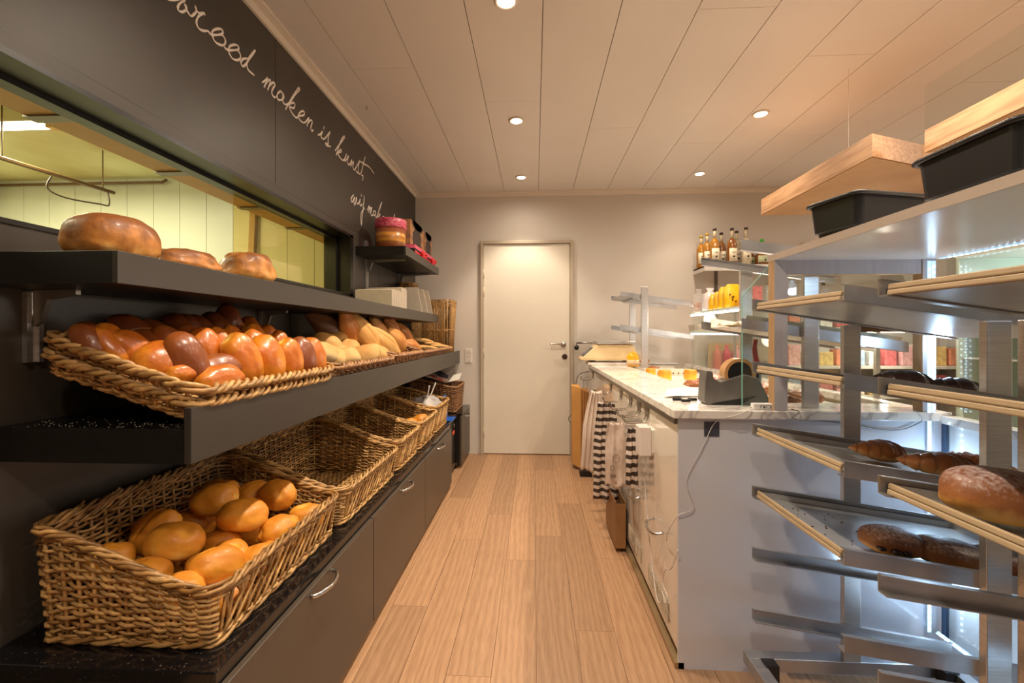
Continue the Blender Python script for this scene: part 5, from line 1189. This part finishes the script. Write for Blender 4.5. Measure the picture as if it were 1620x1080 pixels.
def led(name, label, a, b, nrm, side, step=0.02):
    a, b, nrm, side = Vector(a), Vector(b), Vector(nrm), Vector(side)
    t = thing('led_strip', label, 'LED strip', a, group='cold white LED strips'); d = (b - a); L = d.length; d.normalize()
    mb = MB(); c = [ -side * 0.006, side * 0.006]
    P = [Vector((0, 0, 0)) + c[0], d * L + c[0], d * L + c[1], c[1]]
    mb.hexa(P + [p + nrm * 0.0015 for p in P]); mb.build('tape', LEDW, t)
    mb = MB(); n = int(L / step)
    for i in range(n):
        o = d * (step * (i + 0.5)) + nrm * 0.0015; Q = [o - d * 0.003 - side * 0.003, o + d * 0.003 - side * 0.003, o + d * 0.003 + side * 0.003, o - d * 0.003 + side * 0.003]
        mb.hexa(Q + [q + nrm * 0.0012 for q in Q])
    mb.build('diodes', LEDE, t)
led('l', 'vertical cold LED strip in the corner beside the right timber post', (1.338, 1.574, 0.17), (1.338, 1.574, 1.43), (0, -1, 0), (1, 0, 0))
led('l', 'second vertical cold LED strip beside the first one in the same corner', (1.352, 1.574, 0.90), (1.352, 1.574, 1.43), (0, -1, 0), (1, 0, 0))
led('l', 'cold LED strip running along the right edge under the white shelf', (1.364, 0.4, 1.436), (1.364, 1.56, 1.436), (0, 0, -1), (1, 0, 0))
led('l', 'cold LED strip running low along the plinth on the right', (1.36, 0.5, 0.172), (1.36, 1.57, 0.172), (-0.6, 0, 0.8), (0.8, 0, 0.6))
# low right side panel and glass above it
t = thing('side_screen', 'low white panel with clear glass above it closing the rack bay on the right', 'screen', (1.40, 1.0, 0))
MB().box(-0.012, 0.012, -0.75, 0.575, 0.0, 0.16).build('plinth', M('plinth_pale', (220, 222, 226), 0.3), t)
MB().box(-0.010, 0.010, -0.75, 0.575, 0.16, 0.88).build('lower_panel', M('side_panel_white', (214, 214, 214), 0.1, coat=0.5), t)
MB().box(-0.03, 0.02, -0.75, 0.565, 0.88, 0.905).build('marble_cap', MARB, t)
MB().box(-0.004, 0.004, -0.75, 0.575, 0.905, 1.437).build('glass_pane', GLASS, t)
MB().box(-0.03, -0.02, 0.55, 0.565, 0.16, 0.88).build('corner_profile', M('corner_metal', (70, 84, 104), 0.3, 0.8), t)
# angled glass screen on the counter
t = thing('glass_screen', 'clear glass screen with a cut corner standing on the marble behind the timber stand', 'screen', (0.762, 1.665, 0.9165))
pts = [(0, 0), (0.60, 0), (0.60, 0.52), (0.10, 0.52), (0, 0.405)]
mb = MB().prism([(a, b) for a, b in pts], 'y', 0, 0.008); mb.build('pane', GLASS, t)
mb = MB().box(-0.0005, 0.0, 0.0, 0.008, 0, 0.405); mb.hexa([(-0.0005, 0, 0.405), (0, 0, 0.405), (0, 0.008, 0.405), (-0.0005, 0.008, 0.405), (0.0995, 0, 0.5205), (0.10, 0, 0.52), (0.10, 0.008, 0.52), (0.0995, 0.008, 0.5205)])
mb.build('polished_edge', M('edge_green', (120, 176, 158), 0.2), t)
# wooden canopies under the ceiling
OAKV = M('canopy_oak', (188, 148, 110), 0.5, rgb2=(158, 118, 84), vscale=5, stretch=(12, 0.8, 12)); PLY = M('canopy_plywood', (196, 158, 110), 0.6, rgb2=(180, 140, 94), vscale=3)
t = thing('wooden_canopy', 'pale oak canopy box with plywood underside hanging above the display, the farther one', 'canopy', (1.55, 2.118, 2.0), group='hanging oak canopies')
A = [(0, 0), (0.33, 0.135), (0.75, 0.135), (0.75, 1.0), (-0.0, 1.0)]
def inset(P, d):
    return [(p[0] + (d if p[0] < 0.1 else -d), p[1] + (d * 1.4 if p[1] < 0.5 else -d)) for p in P]
mb = MB().prism(A, 'z', 0, 0.105); mb.build('carcass', OAKV, t)
mb = MB().prism(inset(A, 0.004), 'z', -0.004, 0); mb.build('underside', PLY, t)
for (x, y) in ((0.1, 0.3), (0.6, 0.85)): MB().tube([(x, y, 0.10), (x, y, 0.58)], 0.0006, 5).build('wire', CABW, t)
t = thing('wooden_canopy', 'pale oak canopy box hanging at the top right, the nearer one with glass above', 'canopy', (1.757, 1.15, 2.0), group='hanging oak canopies')
MB().box(0, 0.8, 0, 0.94, 0, 0.10).build('carcass', OAKV, t)
MB().box(0.004, 0.79, 0.004, 0.93, -0.004, 0).build('underside', PLY, t)
MB().box(0.0, 0.006, 0.0, 0.94, 0.10, 0.30).build('glass_upstand', glass('faint_glass', (250, 252, 251), 0.35), t)
for (x, y) in ((0.3, 0.2), (0.3, 0.8)): MB().tube([(x, y, 0.09), (x, y, 0.58)], 0.0006, 5).build('wire', CABW, t)
# black bins on the white shelf
def crate(label, loc, rz, a, b, h):
    t = thing('black_crate', label, 'crate', loc, (0, 0, rz), group='black plastic crates on the white shelf')
    def ring(sx, sy, z, n=6, rc=0.02):
        out = []
        for (cx, cy, a0) in ((sx - rc, sy - rc, 0), (-sx + rc, sy - rc, pi / 2), (-sx + rc, -sy + rc, pi), (sx - rc, -sy + rc, 1.5 * pi)):
            for k in range(n): an = a0 + pi / 2 * k / (n - 1); out.append((cx + rc * cos(an), cy + rc * sin(an), z))
        return out
    mb = MB(); rings = [ring(a * 0.80, b * 0.78, 0.0), ring(a * 0.82, b * 0.80, h * 0.12), ring(a * 0.88, b * 0.86, h * 0.16), ring(a * 0.93, b * 0.92, h * 0.85), ring(a * 0.94, b * 0.93, h * 0.97), ring(a * 0.91, b * 0.90, h * 0.97), ring(a * 0.86, b * 0.84, h * 0.2)]
    for r_ in rings: mb.v += r_
    n = len(rings[0])
    for k in range(len(rings) - 1):
        for i in range(n): j = (i + 1) % n; mb.face((k * n + i, k * n + j, (k + 1) * n + j, (k + 1) * n + i))
    mb.face(list(range(n))[::-1]); mb.face([(len(rings) - 1) * n + i for i in range(n)])
    mb.build('body', BLACKPL, t)
    mb = MB(); mb.tube([(x, y, z) for x, y, z in ring(a, b, h * 0.97, rc=0.025)], h * 0.055, 6, closed=True); mb.build('rim', BLACKPL, t, smooth=True)
crate('black plastic crate on the white shelf, the farther one turned at an angle', (0.950, 1.322, 1.461), radians(14), 0.125, 0.085, 0.10)
crate('black plastic crate, the nearer one, cut by the right of the view', (0.955, 0.935, 1.461), radians(0), 0.105, 0.118, 0.105)
o = tag(MB().lathe([(0.0, 0.0), (0.03, 0.004), (0.034, 0.03), (0.02, 0.05), (0.0, 0.054)], n=18).build('orange_cup', M('orange_plastic', (236, 150, 30), 0.4), loc=(1.12, 1.30, 1.461), smooth=True), 'small orange lid lying beside the farther black crate', 'cup')

# ---------------------------------------------------------------- glass display case on the customer side
TUBE = emis('shelf_tube', (255, 244, 232), 7)
t = thing('glass_display_case', 'glass display case with lit shelves behind the counter', 'display case', (1.62, 3.2, 0.9165))
def csub(mb): mb.v = [(a - 1.62, b - 3.2, c - 0.9165) for a, b, c in mb.v]; return mb
for z, l in ((1.362, 's'), (1.20, 's')):
    csub(MB().box(1.36, 1.75, 2.35, 3.98, z, z + 0.008)).build('glass_shelf', GLASS, t)
    csub(MB().box(1.352, 1.36, 2.35, 3.98, z - 0.004, z + 0.008)).build('shelf_edge', M('pale_glass_edge', (206, 222, 214), 0.2), t)
    csub(MB().tube([(1.37, 2.4, z - 0.016), (1.37, 3.95, z - 0.016)], 0.007, 8)).build('light_tube', TUBE, t, smooth=True)
csub(MB().box(1.386, 1.392, 2.1, 3.98, 0.9165, 1.36)).build('front_glass', GLASS, t)
for y in (2.36, 3.97):
    csub(MB().box(1.74, 1.76, y - 0.01, y + 0.01, 0.0, 1.362)).build('post', STEEL, t)
point('case_light', (1.33, 3.75, 1.31), 0.8, (1.0, 0.86, 0.70), 0.05)
point('case_light', (1.34, 2.8, 1.15), 1.0, (1.0, 0.86, 0.70), 0.05)
FILM = film('clear_packet', (226, 220, 216), 0.3)
def packet(name, label, loc, w, d, h, mat, group, top=None, cat='packet', rz=0.0):
    mb = MB(); nu = 20; prof = [(0.86, 0), (1.0, 0.12), (1.0, 0.6), (0.86, 0.84), (0.62, 0.97), (0.5, 1.0)] if name == 'yellow_packet' else [(0.80, 0), (1.0, 0.10), (1.0, 0.55), (0.85, 0.75), (0.30, 0.86), (0.55, 1.0)]
    for (s, z) in prof:
        for i in range(nu):
            a = 2 * pi * i / nu; k = (abs(cos(a)) ** 3 + abs(sin(a)) ** 3) ** (-1 / 3.0); k *= 1 + 0.04 * sin(a * 5 + z * 4)
            mb.v.append((w / 2 * s * k * cos(a), d / 2 * s * k * sin(a) * (1 if z < 0.8 else 0.4), h * z))
    for j in range(len(prof) - 1):
        for i in range(nu): i2 = (i + 1) % nu; mb.face((j * nu + i, j * nu + i2, (j + 1) * nu + i2, (j + 1) * nu + i))
    mb.face(list(range(nu))[::-1]); mb.face([(len(prof) - 1) * nu + i for i in range(nu)])
    o = mb.build(name, mat, smooth=True, loc=loc, rot=(0, 0, rz)); return tag(o, label, cat, group)
zs = 1.371
o = packet('nut_bag', 'clear bag of brown nuts at the left end of the lit glass shelf', (1.415, 3.90, zs), 0.11, 0.09, 0.20, FILM, 'bags on the upper glass shelf')
random.seed(8); mb = MB()
for i in range(60):
    x, y, z = random.uniform(-0.038, 0.038), random.uniform(-0.03, 0.03), random.uniform(0.012, 0.085); r_ = 0.008
    mb.lathe([(r_ * 0.4, -r_ * 0.9), (r_, 0), (r_ * 0.4, r_ * 0.9)], (x, y, z), 6)
c = mb.build('nuts', M('nut_brown', (176, 98, 56), 0.5, rgb2=(216, 150, 96), vscale=60), o); c['kind'] = 'stuff'
packet('sweets_bag', 'second clear bag with pale sweets on the lit glass shelf', (1.44, 3.72, zs), 0.12, 0.09, 0.19, M('cloudy_film', (218, 208, 206), 0.3), 'bags on the upper glass shelf')
YEL = M('yellow_packet', (246, 190, 20), 0.35, rgb2=(240, 170, 14), vscale=20)
YL = ['leftmost small yellow packet on the lit glass shelf', 'second yellow packet on the lit glass shelf', 'narrow yellow packet in the middle of the lit glass shelf', 'largest yellow packet at the right of the lit glass shelf']
for i, (y, w_, h_) in enumerate([(3.60, 0.055, 0.13), (3.50, 0.06, 0.14), (3.40, 0.075, 0.165), (3.26, 0.11, 0.17)]):
    o = packet('yellow_packet', YL[i], (1.42, y, zs), w_ * 1.2, 0.07, h_, YEL, 'yellow packets on the lit glass shelf')
    mb = MB(); rr = random.Random(i)
    for k in range(5): x = rr.uniform(-0.3, 0.3) * w_; z = rr.uniform(0.25, 0.6) * h_; mb.box(x - 0.004, x + 0.004, -0.041, -0.036, z - 0.006, z + 0.006)
    mb.build('mark', M('mark_brown', (96, 66, 20), 0.5), o)
tag(MB().box(-0.03, 0.03, -0.02, 0.02, 0, 0.12).build('red_box', M('red_card', (216, 36, 26), 0.4), loc=(1.44, 3.12, zs)), 'bright red box right of the yellow packets', 'box')
tag(MB().box(-0.03, 0.03, -0.02, 0.02, 0, 0.125).build('pink_box', M('pink_card', (226, 140, 130), 0.4, rgb2=(200, 90, 100), vscale=40), loc=(1.46, 3.00, zs)), 'pink patterned box right of the red box', 'box')
t = thing('trough_tray', 'floured steel trough tray on the second lit glass shelf', 'tray', (1.30, 3.55, 1.21), group='floured trough trays')
mb = MB().prism([(-0.06, 0.055), (-0.05, 0), (0.05, 0), (0.06, 0.055), (0.057, 0.055), (0.047, 0.003), (-0.047, 0.003), (-0.057, 0.055)], 'y', -0.45, 0.45)
mb.v = [(a + 0.12, b, c) for a, b, c in mb.v]; mb.build('trough', FLT, t)
MB().sheet(6, 30, lambda u, v: (0.08 + 0.08 * u, -0.42 + 0.84 * v, 0.03 + 0.03 * abs(noise.noise(Vector((u * 3, v * 14, 0))))), (0, 0, -0.003)).build('flour', MATS['flour'], t)
# pink sweets stand by the back wall
t = thing('sweets_stand', 'white two tier stand with a pink price strip by the back wall behind the case', 'stand', (1.80, 4.16, 0.60))
MB().box(-0.17, 0.17, -0.10, 0.10, -0.60, 0.03).build('base', M('stand_white', (228, 220, 210), 0.5), t)
MB().box(-0.17, 0.17, -0.10, 0.10, 0.235, 0.26).build('shelf', M('pink_strip', (232, 160, 190), 0.4), t)
MB().box(-0.17, 0.17, 0.09, 0.10, 0.03, 0.5).build('back_panel', M('stand_beige', (206, 180, 130), 0.5), t)
PK = [M('pink_sweet_a', (222, 120, 96), 0.4), M('pink_sweet_b', (206, 60, 84), 0.4), M('pink_sweet_c', (232, 150, 150), 0.4), M('pink_sweet_d', (176, 90, 150), 0.4)]
for tier, z in ((0, 0.862), (1, 0.632)):
    for k in range(4):
        packet('sweets_bag', ['orange pink', 'deep pink', 'pale pink', 'purple'][(k + tier) % 4] + ' sweets bag, %s from the left on the %s tier of the stand' % (ord_(k), ['upper', 'lower'][tier]), (1.655 + k * 0.083, 4.11, z), 0.07, 0.06, 0.22 - tier * 0.03, PK[(k + tier) % 4], 'sweets bags on the two tier stand')
# bottle shelf on the back wall
t = thing('bottle_shelf', 'white wall shelf with price tags carrying the liqueur bottles', 'shelf', (1.53, 4.36, 1.79))
MB().box(0, 1.9, -0.28, 0, 0, 0.012).box(0, 1.9, -0.284, -0.28, -0.035, 0.02).box(0, 0.004, -0.28, 0, -0.035, 0.012).build('board', M('shelf_metal_white', (226, 220, 212), 0.4), t)
mb = MB()
for x in (0.28, 0.42, 0.50, 0.62): mb.box(x, x + 0.05, -0.287, -0.285, -0.028, 0.008)
mb.build('price_tag', M('tag_white', (240, 236, 228), 0.5), t)
MB().box(0.20, 0.225, -0.012, 0, -0.45, 0).box(1.2, 1.225, -0.012, 0, -0.14, 0).build('wall_rail', M('rail_grey', (110, 100, 92), 0.4, 0.6), t)
def gl2(name, rgb): return M(name, rgb, 0.08, coat=0.5)
AMB = gl2('amber_liquid', (176, 118, 24)); BRN = gl2('brown_liquid', (140, 84, 30)); CLR = gl2('clear_liquid', (196, 184, 156)); NECK = gl2('neck_glass', (206, 190, 158))
LABM = M('cream_label', (238, 226, 200), 0.5); CAPM = M('cap_dark', (60, 44, 34), 0.3)
def bottle(x, y, h, liquid, label, cap=None, big=True, round_=False, rz=0.0):
    t = thing('liqueur_bottle', label, 'bottle', (x, y, 1.8025), (0, 0, rz), group='bottles on the white wall shelf')
    r = 0.042 if big else 0.032
    if round_: prof = [(0.03, 0), (0.055, 0.02), (0.062, 0.06), (0.05, 0.11), (0.018, 0.14)]
    else: prof = [(r * 0.9, 0), (r, 0.006), (r, h * 0.58), (r * 0.8, h * 0.66), (0.016, h * 0.74)]
    MB().lathe(prof, n=20).build('body', liquid, t, smooth=True)
    zt = prof[-1][1]
    MB().lathe([(0.0135, zt - 0.005), (0.0125, zt + (h - zt) * 0.8)], n=14).build('neck', NECK, t, smooth=True)
    MB().lathe([(0.016, zt + (h - zt) * 0.78), (0.0165, h), (0.012, h + 0.002)], n=14).build('cap', cap or CAPM, t, smooth=True)
    lb = MB(); R = (0.0625 if round_ else r) + 0.0008; z0, z1 = (0.03, 0.09) if round_ else (h * 0.12, h * 0.46)
    lb.sheet(12, 2, lambda u, v: (R * sin((u - 0.5) * 1.9), -R * cos((u - 0.5) * 1.9), z0 + (z1 - z0) * v), (0, -0.0006, 0))
    l = lb.build('label', LABM if not round_ else M('green_cream_label', (206, 214, 176), 0.5), t, smooth=True)
    mb = MB(); mb.lathe([(0.002, 0), (0.010, 0.001)], (0, -R - 0.002, z0 + (z1 - z0) * 0.35), 10, 'y'); mb.box(-0.018, 0.018, -R - 0.002, -R - 0.0012, z0 + (z1 - z0) * 0.66, z0 + (z1 - z0) * 0.70); mb.box(-0.012, 0.012, -R - 0.002, -R - 0.0012, z0 + (z1 - z0) * 0.12, z0 + (z1 - z0) * 0.15)
    mb.build('print', M('label_ink', (60, 52, 40), 0.6), l)
    return t
YC = M('cap_gold', (196, 160, 40), 0.3); GC = M('cap_green', (70, 190, 50), 0.35)
bottle(1.56, 4.24, 0.30, AMB, 'amber bottle with a gold neck at the far left of the bottle shelf', YC)
bottle(1.60, 4.20, 0.315, AMB, 'amber bottle with a gold neck, second from the left', YC)
bottle(1.640, 4.13, 0.345, AMB, 'tall amber bottle with cream label in the front row', None)
bottle(1.745, 4.24, 0.33, BRN, 'brown bottle partly behind the front row')
bottle(1.795, 4.13, 0.345, BRN, 'tall brown bottle with cream label in the front row')
bottle(1.885, 4.24, 0.345, CLR, 'clear bottle half hidden behind the tall clear one')
bottle(1.920, 4.13, 0.35, CLR, 'tall clear bottle with cream label in the front row')
bottle(2.00, 4.24, 0.24, BRN, 'round bottle with a green cap, left of the two', GC, round_=True)
bottle(2.07, 4.15, 0.245, BRN, 'round bottle with a green cap and pale round label, right of the two', GC, round_=True)
tag(MB().box(-0.07, 0.07, -0.04, 0.04, 0, 0.17).build('orange_box', M('orange_card', (236, 88, 24), 0.4), loc=(2.23, 4.15, 1.8025)), 'orange box right of the round bottles', 'box')
tag(MB().box(-0.065, 0.065, -0.04, 0.04, 0, 0.15).build('black_tin', M('black_tin', (46, 38, 40), 0.3), loc=(2.40, 4.15, 1.8025)), 'black printed tin on the bottle shelf', 'tin')
tag(MB().box(-0.05, 0.05, -0.04, 0.04, 0, 0.10).build('red_carton', M('red_tin', (216, 50, 32), 0.4), loc=(2.54, 4.15, 1.8025)), 'small red carton beside the black tin', 'carton')
for (x, y, h, m, c, lab) in [(2.62, 4.2, 0.33, AMB, YC, 'bottle with a gold cap seen above the steel runner'), (2.80, 4.2, 0.36, AMB, None, 'round shouldered amber bottle seen above the white shelf edge'), (3.0, 4.2, 0.33, CLR, CAPM, 'dark capped bottle seen above the white shelf edge'), (3.12, 4.2, 0.40, gl2('green_glass', (40, 70, 36)), CAPM, 'tall dark green bottle beside the farther black crate'), (3.24, 4.2, 0.33, gl2('green_glass', (40, 70, 36)), GC, 'green bottle peeking out behind the farther black crate')]:
    bottle(x, y, h, m, lab, c)
# customer side shelving with packets, seen through the racks
t = thing('shop_shelving', 'white wall shelving filled with coloured packets beyond the racks', 'shelving', (2.95, 4.36, 0))
for z in (0.35, 0.62, 0.88, 1.22): MB().box(-0.85, 0.85, -0.34, 0, z, z + 0.022).build('shelf', M('shelf_white2', (228, 222, 212), 0.4), t)
for x in (-0.86, 0.85): MB().box(x, x + 0.015, -0.34, 0, 0, 1.62).build('side_panel', M('shelf_side', (214, 210, 202), 0.4), t)
MB().tube([(-0.8, -0.33, 1.205), (0.8, -0.33, 1.205)], 0.008, 8).build('light_tube', TUBE, t, smooth=True)
point('shelving_light', (2.95, 3.9, 1.12), 5, (1.0, 0.88, 0.74), 0.015)
cols = [(222, 140, 110, 'orange'), (232, 222, 206, 'cream'), (206, 110, 112, 'red'), (160, 182, 204, 'light blue'), (218, 186, 120, 'golden'), (222, 170, 170, 'pink'), (238, 234, 226, 'white')]
random.seed(21)
for zi, (z, nm) in enumerate([(0.643, 'second'), (0.903, 'third'), (1.243, 'top')]):
    for k in range(12):
        c = cols[(k * 3 + zi * 2) % 7]; h_ = random.uniform(0.11, 0.19); w_ = random.uniform(0.09, 0.12)
        o = tag(MB().box(-w_ / 2, w_ / 2, -0.05, 0.05, 0, h_).build('packet', M('packet_' + c[3].replace(' ', '_'), c[:3], 0.4, var=0.25, vscale=30), loc=(2.19 + k * 0.138, 4.14, z), bevel=0.006),
            '%s packet, %s from the left on the %s shelf of the shop shelving' % (c[3], ord_(k), nm), 'packet', 'packets on the shop shelving')
# fridge
t = thing('display_fridge', 'tall glass sided display fridge beyond the racks at the right', 'fridge', (3.62, 3.2, 0))
GRN = M('fridge_green', (52, 84, 76), 0.4); FW = M('fridge_white', (222, 226, 220), 0.4)
MB().box(-0.45, 0.45, -0.3, 0.3, 0, 0.35).build('base', FW, t)
MB().box(-0.45, 0.45, 0.28, 0.3, 0.35, 1.75).build('back_panel', M('fridge_pale', (196, 214, 200), 0.3), t)
MB().box(-0.45, 0.45, -0.3, 0.3, 1.75, 1.85).build('top', FW, t)
for z in (0.7, 1.0, 1.3): MB().box(-0.43, 0.43, -0.26, 0.27, z, z + 0.012).build('shelf', M('fridge_shelf', (206, 216, 210), 0.2), t)
for x in (-0.45, 0.43): MB().box(x, x + 0.02, -0.3, -0.28, 0.35, 1.75).build('frame_post', GRN, t)
MB().box(-0.45, 0.45, -0.3, -0.294, 0.35, 1.75).build('glass_front', GLASS, t)
for zi, (z, nm) in enumerate([(0.712, 'lower'), (1.012, 'middle')]):
    for k in range(6):
        c = [(220, 170, 70, 'golden'), (200, 110, 60, 'brown'), (230, 200, 120, 'yellow')][(k + zi) % 3]
        tag(MB().lathe([(0.05, 0), (0.058, 0.01), (0.055, 0.05), (0.04, 0.07), (0.0, 0.075)], n=16).build('cake', M('cake_' + c[3], c[:3], 0.5, var=0.2, vscale=30), loc=(3.28 + k * 0.135, 3.1, z), smooth=True), '%s round cake, %s from the left on the %s fridge shelf' % (c[3], ord_(k), nm), 'cake', 'cakes in the display fridge')
point('fridge_light', (3.6, 3.1, 1.65), 4, (0.9, 0.95, 1.0), 0.015)
# red handled brush hanging on the rack
t = thing('pastry_knife', 'red handled pastry knife standing behind the glass screen', 'knife', (0.885, 1.80, 1.0))
MB().tube(smooth_path([(-0.01, 0, 0.16), (-0.015, 0, 0.12), (-0.005, 0, 0.06), (0, 0, 0.03)]), [0.008] * 4 + [0.010] * 4 + [0.008] * 4 + [0.006], 8).build('handle', M('red_handle', (176, 40, 44), 0.3), t, smooth=True)
MB().hexa([(0.0, -0.001, -0.083), (0.008, -0.001, -0.083), (0.008, 0.001, -0.083), (0.0, 0.001, -0.083), (-0.012, -0.001, 0.03), (0.012, -0.001, 0.03), (0.012, 0.001, 0.03), (-0.012, 0.001, 0.03)]).build('blade', STEEL, t)
# shop window on the customer side
w2 = thing('window_2', 'white framed shop window on the far right', 'window', (XR, 3.0, 0)); w2['kind'] = 'structure'
mb = MB()
for y in (-1.0, -0.1, 0.9): mb.box(-0.05, 0, y - 0.05, y + 0.05, 0.4, 2.3)
mb.box(-0.05, 0, -1.0, 0.9, 2.25, 2.35).box(-0.05, 0, -1.0, 0.9, 0.35, 0.45); mb.build('window_frame', FW, w2)
MB().box(-0.012, -0.006, -1.0, 0.9, 0.45, 2.25).build('pane', M('evening_glass', (110, 128, 146), 0.05, coat=0.5), w2)
